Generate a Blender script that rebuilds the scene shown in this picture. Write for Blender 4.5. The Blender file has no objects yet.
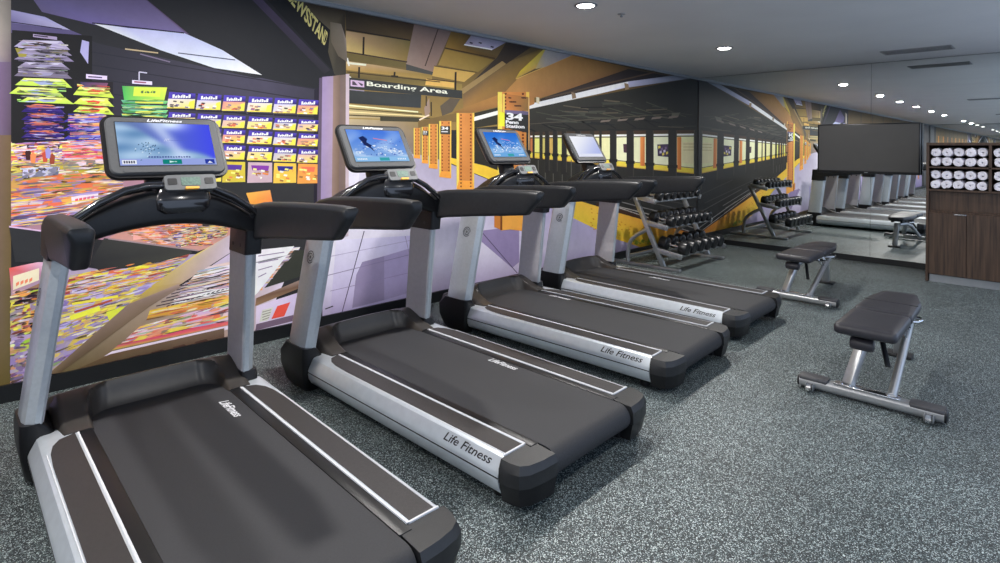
import bpy, bmesh, math, random
from mathutils import Vector, Matrix
random.seed(7)
R = math.radians
S = bpy.context.scene
COL = S.collection

# ------------------------------------------------------------------ camera
H = 2.615                                  # ceiling height
CAM = Vector((4.2414, -8.7305, 1.45))
FPX, PPY = 571.03, 149.0
YAW, ROLL = 0.7858957, 0.00806278
_F = Vector((-math.sin(YAW), math.cos(YAW), 0))
_r = Vector((math.cos(YAW), math.sin(YAW), 0)); _u = Vector((0, 0, 1))
_R = math.cos(ROLL) * _r + math.sin(ROLL) * _u
_U = -math.sin(ROLL) * _r + math.cos(ROLL) * _u
cd = bpy.data.cameras.new('camera'); cam = bpy.data.objects.new('camera', cd); COL.objects.link(cam)
cam.matrix_world = Matrix(((_R.x, _U.x, -_F.x, CAM.x), (_R.y, _U.y, -_F.y, CAM.y), (_R.z, _U.z, -_F.z, CAM.z), (0, 0, 0, 1)))
cd.sensor_width = 36; cd.lens = FPX * 36 / 1000
cd.shift_y = -(281.5 - PPY) / 1000
cd.clip_start = .05
S.camera = cam

def wall_pt(u, v):
    """where a point of the printed picture lies on the left wall (y, z)"""
    d = _F + _R * ((u - 500) / FPX) - _U * ((v - PPY) / FPX)
    t = -CAM.x / d.x
    return CAM.y + d.y * t, CAM.z + d.z * t

# ------------------------------------------------------------------ materials
def lin(c):
    c = c / 255.0
    return c / 12.92 if c <= .04045 else ((c + .055) / 1.055) ** 2.4
def rgb(*c): return tuple(lin(x) for x in c)

def mat(name, col, rough=.5, metal=0.0, noise=0.0, nscale=40, bump=0.0, bscale=200, spec=.5, coat=0):
    m = bpy.data.materials.new(name); m.use_nodes = True
    nt = m.node_tree; b = nt.nodes['Principled BSDF']
    b.inputs['Base Color'].default_value = (*col, 1); b.inputs['Roughness'].default_value = rough
    b.inputs['Metallic'].default_value = metal; b.inputs['Specular IOR Level'].default_value = spec
    b.inputs['Coat Weight'].default_value = coat
    tc = nt.nodes.new('ShaderNodeTexCoord')
    if noise:
        n = nt.nodes.new('ShaderNodeTexNoise'); n.inputs['Scale'].default_value = nscale; n.inputs['Detail'].default_value = 4
        nt.links.new(tc.outputs['Object'], n.inputs['Vector'])
        r = nt.nodes.new('ShaderNodeMapRange'); r.inputs[1].default_value = .3; r.inputs[2].default_value = .7
        r.inputs[3].default_value = 1 - noise; r.inputs[4].default_value = 1 + noise
        nt.links.new(n.outputs['Fac'], r.inputs[0])
        mx = nt.nodes.new('ShaderNodeMix'); mx.data_type = 'RGBA'; mx.blend_type = 'MULTIPLY'; mx.inputs[0].default_value = 1
        mx.inputs[6].default_value = (*col, 1)
        cc = nt.nodes.new('ShaderNodeCombineColor')
        for k in range(3): nt.links.new(r.outputs[0], cc.inputs[k])
        nt.links.new(cc.outputs[0], mx.inputs[7]); nt.links.new(mx.outputs[2], b.inputs['Base Color'])
    if bump:
        n2 = nt.nodes.new('ShaderNodeTexNoise'); n2.inputs['Scale'].default_value = bscale; n2.inputs['Detail'].default_value = 3
        nt.links.new(tc.outputs['Object'], n2.inputs['Vector'])
        bp = nt.nodes.new('ShaderNodeBump'); bp.inputs['Strength'].default_value = bump; bp.inputs['Distance'].default_value = .002
        nt.links.new(n2.outputs['Fac'], bp.inputs['Height']); nt.links.new(bp.outputs[0], b.inputs['Normal'])
    return m

def emit(name, col, strength):
    m = bpy.data.materials.new(name); m.use_nodes = True
    nt = m.node_tree; nt.nodes.remove(nt.nodes['Principled BSDF'])
    e = nt.nodes.new('ShaderNodeEmission'); e.inputs[0].default_value = (*col, 1); e.inputs[1].default_value = strength
    nt.links.new(e.outputs[0], nt.nodes['Material Output'].inputs[0])
    return m

M = {}
M['silver'] = mat('brushed silver', (.46, .50, .53), .36, .4, .05, 60)
M['silver_rail'] = mat('satin silver rail', (.60, .65, .70), .33, .45, .04, 25)
M['steel'] = mat('grey powder coated steel', (.42, .43, .44), .32, .7, .05, 50)
M['chrome'] = mat('chrome', (.8, .8, .82), .15, 1.0)
M['plate'] = mat('warm grey panel', (.46, .45, .47), .5, 0, .05, 30)
M['black'] = mat('black plastic', (.008, .008, .009), .36, 0, .15, 60, .15, 500, spec=.35)
M['gloss'] = mat('glossy black', (.010, .010, .012), .16, 0, .1, 40, coat=.5)
M['arm'] = mat('black moulded grip', (.015, .016, .018), .40, 0, .15, 40, .12, 600, spec=.35)
M['hood'] = mat('dark brown grey plastic', (.034, .030, .027), .34, 0, .1, 20, .1, 500)
M['cap'] = mat('charcoal plastic', (.013, .0135, .015), .42, 0, .1, 50, .15, 700)
M['insert'] = mat('dark ribbed foot rail', (.025, .022, .022), .5, 0, .15, 90, .2, 900)
M['belt'] = mat('running belt', (.021, .0215, .025), .66, 0, .18, 160, .25, 900)
M['white'] = mat('white print', (.60, .61, .64), .5, 0, .03, 30)
M['ink'] = mat('black print', (.01, .01, .012), .5, 0, .1, 60)
M['bezel'] = mat('dark silver bezel', (.075, .077, .08), .5, 0, .05, 60, spec=.15)
M['orange'] = mat('orange key', (.75, .36, .05), .4, 0, .08, 80)
M['sleeve'] = mat('dark grey sleeve', (.055, .055, .06), .5, 0, .15, 60)
M['rubber'] = mat('black rubber', (.014, .014, .015), .55, 0, .2, 80, .2, 400)
M['head'] = mat('black urethane', (.007, .007, .008), .30, 0, .2, 80, .1, 400)
M['pad'] = mat('black vinyl upholstery', (.026, .025, .031), .42, 0, .12, 30, .2, 350)
M['towel'] = mat('white terry cloth', (.90, .88, .93), .9, 0, .06, 120, .6, 500)
M['trimgrey'] = mat('grey trim', (.26, .28, .30), .5, 0, .04, 20)
M['kick'] = mat('grey metal kick plate', (.36, .38, .40), .35, .5, .05, 20)
M['tvframe'] = mat('tv frame', (.016, .016, .018), .3, 0, .08, 50)
M['tvscreen'] = mat('tv screen', (.06, .06, .06), .38, 0, .05, 4)
M['vent'] = mat('vent metal', (.30, .305, .31), .5, .2, .05, 30)
M['ventdark'] = mat('vent hollow', (.015, .015, .015), .8, 0, .1, 30)

# speckled rubber floor
def floor_mat():
    m = bpy.data.materials.new('speckled rubber floor'); m.use_nodes = True
    nt = m.node_tree; b = nt.nodes['Principled BSDF']; L = nt.links.new
    tc = nt.nodes.new('ShaderNodeTexCoord')
    v = nt.nodes.new('ShaderNodeTexVoronoi'); v.inputs['Scale'].default_value = 310; L(tc.outputs['Object'], v.inputs['Vector'])
    sp = nt.nodes.new('ShaderNodeSeparateColor'); L(v.outputs['Color'], sp.inputs[0])
    cr = nt.nodes.new('ShaderNodeValToRGB'); cr.color_ramp.interpolation = 'CONSTANT'
    e = cr.color_ramp.elements
    e[0].position = 0; e[0].color = (.010, .014, .016, 1)
    e[1].position = .50; e[1].color = (.036, .052, .055, 1)
    for pos, c in ((.70, (.125, .165, .17, 1)), (.855, (.46, .54, .54, 1)), (.96, (.66, .74, .72, 1))):
        k = e.new(pos); k.color = c
    L(sp.outputs[0], cr.inputs[0])
    n = nt.nodes.new('ShaderNodeTexNoise'); n.inputs['Scale'].default_value = 2.2; n.inputs['Detail'].default_value = 5
    L(tc.outputs['Object'], n.inputs['Vector'])
    r = nt.nodes.new('ShaderNodeMapRange'); r.inputs[1].default_value = .3; r.inputs[2].default_value = .7; r.inputs[3].default_value = .82; r.inputs[4].default_value = 1.15
    L(n.outputs['Fac'], r.inputs[0])
    # roll seams, every 1.22 m across the room
    sx = nt.nodes.new('ShaderNodeSeparateXYZ'); L(tc.outputs['Object'], sx.inputs[0])
    a = nt.nodes.new('ShaderNodeMath'); a.operation = 'PINGPONG'; a.inputs[1].default_value = .61; L(sx.outputs['X'], a.inputs[0])
    lt = nt.nodes.new('ShaderNodeMath'); lt.operation = 'GREATER_THAN'; lt.inputs[1].default_value = .006; L(a.outputs[0], lt.inputs[0])
    mm = nt.nodes.new('ShaderNodeMapRange'); mm.inputs[3].default_value = .86; mm.inputs[4].default_value = 1; L(lt.outputs[0], mm.inputs[0])
    mu = nt.nodes.new('ShaderNodeMath'); mu.operation = 'MULTIPLY'; L(r.outputs[0], mu.inputs[0]); L(mm.outputs[0], mu.inputs[1])
    mx = nt.nodes.new('ShaderNodeMix'); mx.data_type = 'RGBA'; mx.blend_type = 'MULTIPLY'; mx.inputs[0].default_value = 1
    cc = nt.nodes.new('ShaderNodeCombineColor')
    for k in range(3): L(mu.outputs[0], cc.inputs[k])
    L(cr.outputs[0], mx.inputs[6]); L(cc.outputs[0], mx.inputs[7]); L(mx.outputs[2], b.inputs['Base Color'])
    b.inputs['Roughness'].default_value = .5; b.inputs['Specular IOR Level'].default_value = .4
    return m
M['floor'] = floor_mat()
M['ceiling'] = mat('painted ceiling', (.74, .735, .73), .55, 0, .03, 1.5, .05, 150)
M['wallpaint'] = mat('dark wall paint', (.10, .10, .11), .7, 0, .05, 5)
M['baseboard'] = mat('black baseboard', (.008, .009, .011), .35, 0, .1, 20)

def mirror_mat():
    m = bpy.data.materials.new('mirror'); m.use_nodes = True
    b = m.node_tree.nodes['Principled BSDF']
    b.inputs['Base Color'].default_value = (.90, .93, .92, 1); b.inputs['Metallic'].default_value = 1; b.inputs['Roughness'].default_value = 0.0
    return m
M['mirror'] = mirror_mat()

def wood_mat():
    m = bpy.data.materials.new('dark walnut laminate'); m.use_nodes = True
    nt = m.node_tree; b = nt.nodes['Principled BSDF']; L = nt.links.new
    tc = nt.nodes.new('ShaderNodeTexCoord'); mp = nt.nodes.new('ShaderNodeMapping'); mp.inputs['Scale'].default_value = (55, 55, 2.2)
    L(tc.outputs['Object'], mp.inputs[0])
    n = nt.nodes.new('ShaderNodeTexNoise'); n.inputs['Scale'].default_value = 1.0; n.inputs['Detail'].default_value = 6; L(mp.outputs[0], n.inputs['Vector'])
    cr = nt.nodes.new('ShaderNodeValToRGB'); e = cr.color_ramp.elements
    e[0].position = .3; e[0].color = (.028, .015, .009, 1); e[1].position = .72; e[1].color = (.098, .056, .034, 1)
    L(n.outputs['Fac'], cr.inputs[0]); L(cr.outputs[0], b.inputs['Base Color'])
    b.inputs['Roughness'].default_value = .45
    return m
M['wood'] = wood_mat()

def vcol_mat(name, emission=None, rough=.6):
    m = bpy.data.materials.new(name); m.use_nodes = True
    nt = m.node_tree; L = nt.links.new
    at = nt.nodes.new('ShaderNodeVertexColor'); at.layer_name = 'Col'
    if emission:
        nt.nodes.remove(nt.nodes['Principled BSDF'])
        e = nt.nodes.new('ShaderNodeEmission'); e.inputs[1].default_value = emission
        L(at.outputs[0], e.inputs[0]); L(e.outputs[0], nt.nodes['Material Output'].inputs[0])
    else:
        b = nt.nodes['Principled BSDF']
        tc = nt.nodes.new('ShaderNodeTexCoord'); n = nt.nodes.new('ShaderNodeTexNoise'); n.inputs['Scale'].default_value = 9; n.inputs['Detail'].default_value = 8
        n.inputs['Roughness'].default_value = .7
        L(tc.outputs['Object'], n.inputs['Vector'])
        r = nt.nodes.new('ShaderNodeMapRange'); r.inputs[1].default_value = .3; r.inputs[2].default_value = .7; r.inputs[3].default_value = .93; r.inputs[4].default_value = 1.07
        L(n.outputs['Fac'], r.inputs[0])
        cc = nt.nodes.new('ShaderNodeCombineColor')
        for k in range(3): L(r.outputs[0], cc.inputs[k])
        mx = nt.nodes.new('ShaderNodeMix'); mx.data_type = 'RGBA'; mx.blend_type = 'MULTIPLY'; mx.inputs[0].default_value = 1
        L(at.outputs[0], mx.inputs[6]); L(cc.outputs[0], mx.inputs[7]); L(mx.outputs[2], b.inputs['Base Color'])
        b.inputs['Roughness'].default_value = rough; b.inputs['Specular IOR Level'].default_value = .25
    return m
M['print'] = vcol_mat('printed mural')
M['screen'] = vcol_mat('lit display', 1.0)

# ------------------------------------------------------------------ object helpers
def link(name, me, m, parent=None):
    o = bpy.data.objects.new(name, me); COL.objects.link(o)
    for k in (m if isinstance(m, (list, tuple)) else [m]):
        if k is not None: me.materials.append(k)
    if parent is not None: o.parent = parent
    return o
def tag(o, label, cat, group=None, kind=None):
    o['label'] = label; o['category'] = cat
    if group: o['group'] = group
    if kind: o['kind'] = kind
    return o
def empty(name, loc, rz=0, label=None, cat=None, group=None):
    o = bpy.data.objects.new(name, None); COL.objects.link(o)
    o.location = loc; o.rotation_euler = (0, 0, rz); o.empty_display_size = .1
    if label: tag(o, label, cat, group)
    return o
def struct(o): o['kind'] = 'structure'; return o

class MB:
    """gathers shapes into one mesh"""
    def __init__(s): s.bm = bmesh.new()
    def _face(s, vs, mi=0):
        try:
            f = s.bm.faces.new(vs); f.material_index = mi; return f
        except ValueError: return None
    def box(s, x0, x1, y0, y1, z0, z1, bev=0, seg=2, mi=0, T=None):
        v = [s.bm.verts.new((x, y, z)) for x in (x0, x1) for y in (y0, y1) for z in (z0, z1)]
        fs = [s._face([v[i] for i in q], mi) for q in ((0, 1, 3, 2), (4, 6, 7, 5), (0, 4, 5, 1), (2, 3, 7, 6), (0, 2, 6, 4), (1, 5, 7, 3))]
        g = v
        if bev:
            es = list({e for f in fs for e in f.edges})
            r = bmesh.ops.bevel(s.bm, geom=es, offset=bev, segments=seg, affect='EDGES', profile=.5, material=mi)
            g = list({w for f in r['faces'] for w in f.verts})
        if T is not None: bmesh.ops.transform(s.bm, matrix=T, verts=g)
        return s
    def loft(s, secs, closed=True, caps=True, mi=0):
        rings = [[s.bm.verts.new(p) for p in sec] for sec in secs]
        n = len(rings[0])
        for a, b in zip(rings, rings[1:]):
            for i in range(n if closed else n - 1):
                j = (i + 1) % n
                s._face([a[i], a[j], b[j], b[i]], mi)
        if caps and closed:
            s._face(list(reversed(rings[0])), mi); s._face(rings[-1], mi)
        return s
    def prism(s, pts, axis, a, b, mi=0, bev=0):
        """pts 2D polygon extruded along axis from a to b (x: pts=(y,z); y: (x,z); z: (x,y))"""
        def P(q, t):
            return (t, q[0], q[1]) if axis == 'x' else (q[0], t, q[1]) if axis == 'y' else (q[0], q[1], t)
        A = [s.bm.verts.new(P(q, a)) for q in pts]; B = [s.bm.verts.new(P(q, b)) for q in pts]
        n = len(pts); fs = []
        for i in range(n):
            j = (i + 1) % n; fs.append(s._face([A[i], A[j], B[j], B[i]], mi))
        fs.append(s._face(list(reversed(A)), mi)); fs.append(s._face(B, mi))
        bmesh.ops.recalc_face_normals(s.bm, faces=[f for f in fs if f])
        if bev:
            es = list({e for f in fs for e in f.edges})
            bmesh.ops.bevel(s.bm, geom=es, offset=bev, segments=2, affect='EDGES', profile=.5, material=mi)
        return s
    def tube(s, path, rad, n=12, mi=0, flat=1.0):
        """round bar swept along a path; rad number or list"""
        P = [Vector(p) for p in path]; secs = []
        prev = None
        for i, p in enumerate(P):
            d = (P[min(i + 1, len(P) - 1)] - P[max(i - 1, 0)]).normalized()
            ref = prev if prev is not None else (Vector((0, 0, 1)) if abs(d.z) < .9 else Vector((1, 0, 0)))
            u = (ref - d * ref.dot(d)).normalized(); w = d.cross(u); prev = u
            r = rad[i] if isinstance(rad, (list, tuple)) else rad
            secs.append([p + u * r * math.cos(t) + w * r * flat * math.sin(t) for t in [2 * math.pi * k / n for k in range(n)]])
        return s.loft(secs, mi=mi)
    def bar(s, a, b, w, t, bev=.004, mi=0):
        """rectangular bar from a to b, w wide (horizontal) and t thick"""
        a, b = Vector(a), Vector(b); d = (b - a); L = d.length; d.normalize()
        ref = Vector((0, 0, 1)) if abs(d.z) < .95 else Vector((0, 1, 0))
        x = d; y = ref.cross(x).normalized(); z = x.cross(y)
        T = Matrix(((x.x, y.x, z.x, a.x), (x.y, y.y, z.y, a.y), (x.z, y.z, z.z, a.z), (0, 0, 0, 1)))
        return s.box(0, L, -w / 2, w / 2, -t / 2, t / 2, bev, 2, mi, T)
    def cyl(s, c, r, h, axis='z', n=24, r2=None, mi=0):
        r2 = r if r2 is None else r2
        c = Vector(c); ax = {'x': Vector((1, 0, 0)), 'y': Vector((0, 1, 0)), 'z': Vector((0, 0, 1))}[axis]
        u = Vector((0, 0, 1)) if axis != 'z' else Vector((1, 0, 0)); w = ax.cross(u)
        return s.loft([[c + ax * t + (u * math.cos(k) + w * math.sin(k)) * q for k in [2 * math.pi * i / n for i in range(n)]] for t, q in ((0, r), (h, r2))], mi=mi)
    def lathe(s, c, prof, axis='z', n=24, mi=0):
        c = Vector(c); ax = {'x': Vector((1, 0, 0)), 'y': Vector((0, 1, 0)), 'z': Vector((0, 0, 1))}[axis]
        u = Vector((0, 0, 1)) if axis != 'z' else Vector((1, 0, 0)); w = ax.cross(u)
        return s.loft([[c + ax * t + (u * math.cos(k) + w * math.sin(k)) * max(q, 1e-4) for k in [2 * math.pi * i / n for i in range(n)]] for q, t in prof], mi=mi)
    def build(s, name, m, parent=None, smooth=35):
        me = bpy.data.meshes.new(name)
        bmesh.ops.recalc_face_normals(s.bm, faces=s.bm.faces[:])
        s.bm.to_mesh(me); s.bm.free()
        if smooth:
            for p in me.polygons: p.use_smooth = True
            me.set_sharp_from_angle(angle=R(smooth))
        return link(name, me, m, parent)

def rrect(w, h, r, n=5, cx=0, cy=0):
    pts = []
    for sx, sy, a0 in ((1, 1, 0), (-1, 1, 90), (-1, -1, 180), (1, -1, 270)):
        for k in range(n + 1):
            a = R(a0 + 90 * k / n)
            pts.append((cx + sx * (w / 2 - r) + r * math.cos(a), cy + sy * (h / 2 - r) + r * math.sin(a)))
    return pts

def text_mesh(body, size=1.0, bold=0.0, shear=0.0, spacing=1.0):
    """flat letter outlines as a list of polygons, normalised to a unit box"""
    cu = bpy.data.curves.new('lettering', 'FONT'); cu.body = body; cu.size = size; cu.offset = bold; cu.shear = shear; cu.space_character = spacing
    cu.resolution_u = 3
    o = bpy.data.objects.new('lettering', cu); COL.objects.link(o)
    dg = bpy.context.evaluated_depsgraph_get()
    me = bpy.data.meshes.new_from_object(o.evaluated_get(dg))
    vs = [v.co.copy() for v in me.vertices]; fs = [list(p.vertices) for p in me.polygons]
    bpy.data.objects.remove(o); bpy.data.curves.remove(cu); bpy.data.meshes.remove(me)
    x0 = min(v.x for v in vs); x1 = max(v.x for v in vs); y0 = min(v.y for v in vs); y1 = max(v.y for v in vs)
    return [((v.x - x0) / (x1 - x0), (v.y - y0) / (y1 - y0)) for v in vs], fs

def text_obj(name, body, o, ux, uy, w, h, m, parent, bold=0, shear=0, lift=.0008, thick=.0):
    """lettering laid on the plane (origin o, right ux, up uy)"""
    vs, fs = text_mesh(body, 1, bold, shear)
    o, ux, uy = Vector(o), Vector(ux).normalized(), Vector(uy).normalized(); n = ux.cross(uy)
    me = bpy.data.meshes.new(name)
    me.from_pydata([o + ux * (a * w) + uy * (b * h) + n * lift for a, b in vs], [], fs)
    return link(name, me, m, parent)

# ------------------------------------------------------------------ room shell
def slab(name, x0, x1, y0, y1, z0, z1, m):
    return struct(MB().box(x0, x1, y0, y1, z0, z1).build(name, m, None, 0))
XR, YB = 5.3, -21.1
slab('floor', -.1, XR + .1, YB - .1, .25, -.1, 0, M['floor'])
slab('ceiling', -.1, XR + .1, YB - .1, .25, H, H + .1, M['ceiling'])
slab('wall_left', -.1, 0, YB - .1, .25, 0, H, M['wallpaint'])
slab('wall_back', 0, XR, .02, .2, 0, H, M['wallpaint'])
slab('wall_right', XR, XR + .1, YB - .1, .25, 2.35, H, M['wallpaint'])   # opening below this beam is added to let world light in as fill
slab('wall_front', 0, XR, YB - .1, YB, 0, H, M['wallpaint'])
slab('baseboard_left', .0, .018, YB, 0.0, 0, .098, M['baseboard'])
slab('baseboard_back', .018, XR, -.008, .02, 0, .075, M['baseboard'])
slab('trim_1', 0, .022, YB, 0, H - .032, H, M['trimgrey'])
# mirror panels on the back wall, each its own sheet of glass with a thin joint
xs = [0.012, 2.381, 4.75, XR - .01]
for k in range(3):
    o = MB().box(xs[k] + (.0015 if k else 0), xs[k + 1] - .0015, -.004, .012, .076, H - .006).build('mirror_panel', M['mirror'], None, 0)
    o['kind'] = 'structure'
# matching mirror on the far wall behind the camera
o = MB().box(.03, XR - .02, YB + .001, YB + .012, .06, H - .01).build('mirror_panel', M['mirror'], None, 0); o['kind'] = 'structure'

# ------------------------------------------------------------------ mural
class Mural:
    GAIN = 1.4; DESAT = .10
    def __init__(s): s.v = []; s.f = []; s.c = []
    def world(s, pts, cols, lay):
        i = len(s.v); sub = (len(s.f) % 20) * 1.2e-5
        for (y, z) in pts: s.v.append((.0015 + lay * .00025 + sub, min(max(y, -19.9), -.0005), min(max(z, .099), H - .034)))
        s.f.append(list(range(i, i + len(pts)))); s.c.append(cols)
    def P(s, pts, col, lay=1):
        def rgb(r_, g_, b_):
            l = (.3 * r_ + .59 * g_ + .11 * b_) * s.DESAT; k = 1 - s.DESAT
            return tuple(lin(min(255, x * k + l)) for x in (r_, g_, b_))
        cols = [rgb(*c) for c in col] if isinstance(col[0], (tuple, list)) else [rgb(*col)] * len(pts)
        s.world([wall_pt(*q) for q in pts], cols, lay)
    def strip(s, a, b, w, col, lay=5):
        """thin line of print from a to b, w pixels of the picture wide"""
        (x0, y0), (x1, y1) = a, b; L = math.hypot(x1 - x0, y1 - y0) or 1
        nx, ny = -(y1 - y0) / L * w / 2, (x1 - x0) / L * w / 2
        s.P([(x0 + nx, y0 + ny), (x1 + nx, y1 + ny), (x1 - nx, y1 - ny), (x0 - nx, y0 - ny)], col, lay)
    def text(s, body, bl, br, tr, tl, col, lay=8, bold=.02, shear=0, persp=1.0):
        vs, fs = text_mesh(body, 1, bold, shear)
        for f in fs:
            pts = []
            for k in f:
                a, b = vs[k]; a = 1 - (1 - a) ** persp
                p = [(bl[i] * (1 - a) + br[i] * a) * (1 - b) + (tl[i] * (1 - a) + tr[i] * a) * b for i in (0, 1)]
                pts.append(tuple(p))
            s.P(pts, col, lay)
    def grid(s, tl, tr, br, bl, nr, nc, pal, lay, jit=.25, fill=.97, seed=1, streak=None, base=True, dens=3.2):
        rnd = random.Random(seed)
        def q(a, b):
            return tuple((tl[i] * (1 - a) + tr[i] * a) * (1 - b) + (bl[i] * (1 - a) + br[i] * a) * b for i in (0, 1))
        for r in range(nr if base else 0):
            c = 0.0
            while c < nc:
                w = rnd.uniform(.6, 1.8) if streak is None else rnd.uniform(*streak)
                a0, a1 = c / nc, min(1, (c + w * fill) / nc)
                j = rnd.uniform(-jit, jit) / nr; k = rnd.uniform(-jit, jit) / nr
                b0, b1 = r / nr, (r + 1.15) / nr
                sh = rnd.uniform(-.3, .3) / nc
                col = rnd.choice(pal); e = rnd.choice(pal); m = .75
                col2 = tuple(col[i] * m + e[i] * (1 - m) for i in range(3))
                cl = lambda t: min(1, max(0, t))
                s.P([q(cl(a0 + sh), cl(b0 + j)), q(cl(a1 + sh), cl(b0 + k)), q(a1, cl(b1 + k)), q(a0, cl(b1 + j))], [col, col2, col, col2], lay + (r + int(c)) % 3)
                c += w
        n = int(nr * nc * dens)
        for k in range(n):
            a, b = rnd.random(), rnd.random(); la = rnd.uniform(.5, 2.6) / nc / 2; lb = rnd.uniform(.12, .40) / nr / 2
            sl = rnd.uniform(-.12, .12) / nr
            col = rnd.choice(pal); g = rnd.random()
            if g < .09: col = tuple(.45 * x + .55 * 245 for x in col)
            elif g < .22: col = tuple(x * .45 for x in col)
            elif g < .5: col = tuple(x * rnd.uniform(.65, .95) for x in col)
            e2 = rnd.choice(pal); c2 = tuple(.5 * x + .5 * y for x, y in zip(col, e2))
            cl = lambda t: min(1, max(0, t))
            pts = [(a - la, b - sl), (a - la * .5, b - lb - sl * .5), (a + la * .5, b - lb + sl * .5), (a + la, b + sl), (a + la * .5, b + lb + sl * .5), (a - la * .5, b + lb - sl * .5)]
            s.P([q(cl(x), cl(y)) for x, y in pts], [c2, col, col, c2, col, col], lay + 3 + (k % 24) * .15)
    def build(s, name):
        me = bpy.data.meshes.new(name); me.from_pydata(s.v, [], s.f)
        ca = me.color_attributes.new('Col', 'FLOAT_COLOR', 'CORNER'); k = 0
        for cols in s.c:
            for c in cols: ca.data[k].color = (*[min(.9, q ** 1.14 * s.GAIN) for q in c], 1); k += 1
        o = link(name, me, M['print'])
        return o

mu = Mural()
# -- base sheet, left border of the print and the stretch behind the camera
mu.world([(-20, .099), (-.0005, .099), (-.0005, H), (-20, H)], [rgb(46, 46, 50)] * 4, -3)
yl = wall_pt(11, 200)[0]
for k in range(8):                      # plain pillars and lilac floor further along
    y0 = yl - .3 - k * 1.35
    mu.world([(y0 - 1.3, .099), (y0, .099), (y0, .75), (y0 - 1.3, .75)], [rgb(140, 130, 165), rgb(140, 130, 165), rgb(170, 160, 190), rgb(170, 160, 190)], -2)
    mu.world([(y0 - 1.3, .75), (y0, .75), (y0, 1.9), (y0 - 1.3, 1.9)], [rgb(70, 65, 60), rgb(90, 80, 60), rgb(60, 55, 50), rgb(60, 55, 50)], -2)
    mu.world([(y0 - .7, .4), (y0 - .45, .4), (y0 - .45, 2.2), (y0 - .7, 2.2)], [rgb(190, 130, 65)] * 4, -1)
    mu.world([(y0 - 1.3, 1.9), (y0, 1.9), (y0, H), (y0 - 1.3, H)], [rgb(120, 100, 60), rgb(120, 100, 60), rgb(80, 66, 45), rgb(80, 66, 45)], -2)
mu.P([(-30, -40), (11, -40), (11, 30), (-30, 30)], [(190, 180, 165), (120, 112, 105), (125, 118, 112), (215, 200, 185)], 0)
mu.P([(-30, 30), (11, 30), (11, 62), (-30, 62)], [(215, 200, 185), (125, 118, 112), (105, 90, 100), (190, 180, 190)], 0)
mu.P([(-30, 62), (11, 62), (11, 135), (-30, 135)], [(150, 120, 165), (100, 85, 105), (90, 75, 90), (150, 130, 170)], 0)
mu.P([(-30, 135), (12, 135), (12, 400), (-30, 420)], [(130, 105, 110), (110, 90, 60), (105, 92, 48), (110, 88, 45)], 0)

# -- newsstand shell
mu.P([(11, -30), (345, -30), (345, 75), (322, 76), (320, 360), (11, 400)], (40, 41, 45), 1)
mu.P([(11, -12), (30, -12), (262, 78), (255, 78), (100, 44), (11, 12)], (46, 46, 50), 2)
mu.P([(42, 12), (25, -12), (110, -30), (190, 35), (184, 33), (96, 25)], [(98, 90, 125), (90, 84, 118), (80, 68, 96), (95, 72, 100), (120, 108, 150), (110, 100, 150)], 2)
mu.P([(92, 23), (128, 28), (184, 33), (222, 50), (262, 75), (214, 68), (160, 50)], [(215, 215, 235), (185, 185, 225), (180, 185, 225), (190, 195, 235), (225, 225, 250), (205, 210, 240), (195, 200, 235)], 3)
mu.strip((92, 23), (184, 33), 1.2, (30, 28, 45), 4); mu.strip((178, 53), (235, 60), 1.0, (60, 62, 95), 4)
mu.P([(11, 10), (45, 17), (70, 30), (11, 23)], [(140, 135, 175), (150, 148, 190), (170, 165, 195), (105, 98, 140)], 3)
mu.P([(11, 23), (70, 30), (82, 35), (11, 33)], (92, 84, 122), 3)
mu.strip((11, 22), (62, 29), .8, (30, 26, 40), 5)
# slat wall
mu.P([(11, 33), (88, 36), (262, 78), (322, 91), (320, 200), (11, 160)], [(44, 44, 48), (50, 50, 58), (74, 70, 88), (60, 58, 70), (44, 44, 50), (34, 34, 38)], 2)
for k in range(4):
    mu.strip((92, 52 + 13 * k), (322, 90 + 12 * k), 1.0, (44, 44, 54), 3)
mu.strip((125, 49), (158, 53), 1.3, (185, 165, 130), 4); mu.strip((140, 54), (170, 62), 1.2, (120, 108, 130), 4)
# right end panel, dark lower counter panel
mu.P([(200, 180), (321, 184), (319, 330), (292, 336), (250, 300), (196, 240)], [(48, 50, 52), (58, 58, 60), (52, 54, 56), (48, 48, 50), (44, 44, 46), (40, 40, 42)], 3)
mu.P([(314, 90), (323, 84), (322, 345), (313, 345)], (42, 38, 52), 4)
# fascia
mu.P([(243, -10), (256, -10), (330, 70), (324, 74)], [(70, 60, 84), (76, 66, 92), (52, 50, 58), (46, 46, 50)], 4)
mu.P([(262, -14), (345, -14), (345, 80), (330, 68)], (30, 31, 34), 3)
mu.P([(298, -8), (345, -8), (346, 84), (334, 74), (328, 52), (330, 30)], [(60, 50, 40), (64, 54, 42), (64, 60, 52), (70, 66, 56), (88, 80, 64), (100, 92, 74)], 4)
mu.P([(330, 22), (341, 24), (346, 40), (347, 62), (338, 56), (331, 42)], [(112, 104, 88), (128, 118, 104), (150, 135, 128), (110, 100, 88), (104, 94, 78), (110, 100, 84)], 5)
mu.text('NEWSSTAND', (283, -6), (324.5, 46.5), (328, 33), (287, -19), (196, 186, 118), 7, .03, 0, 1.4)
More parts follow.
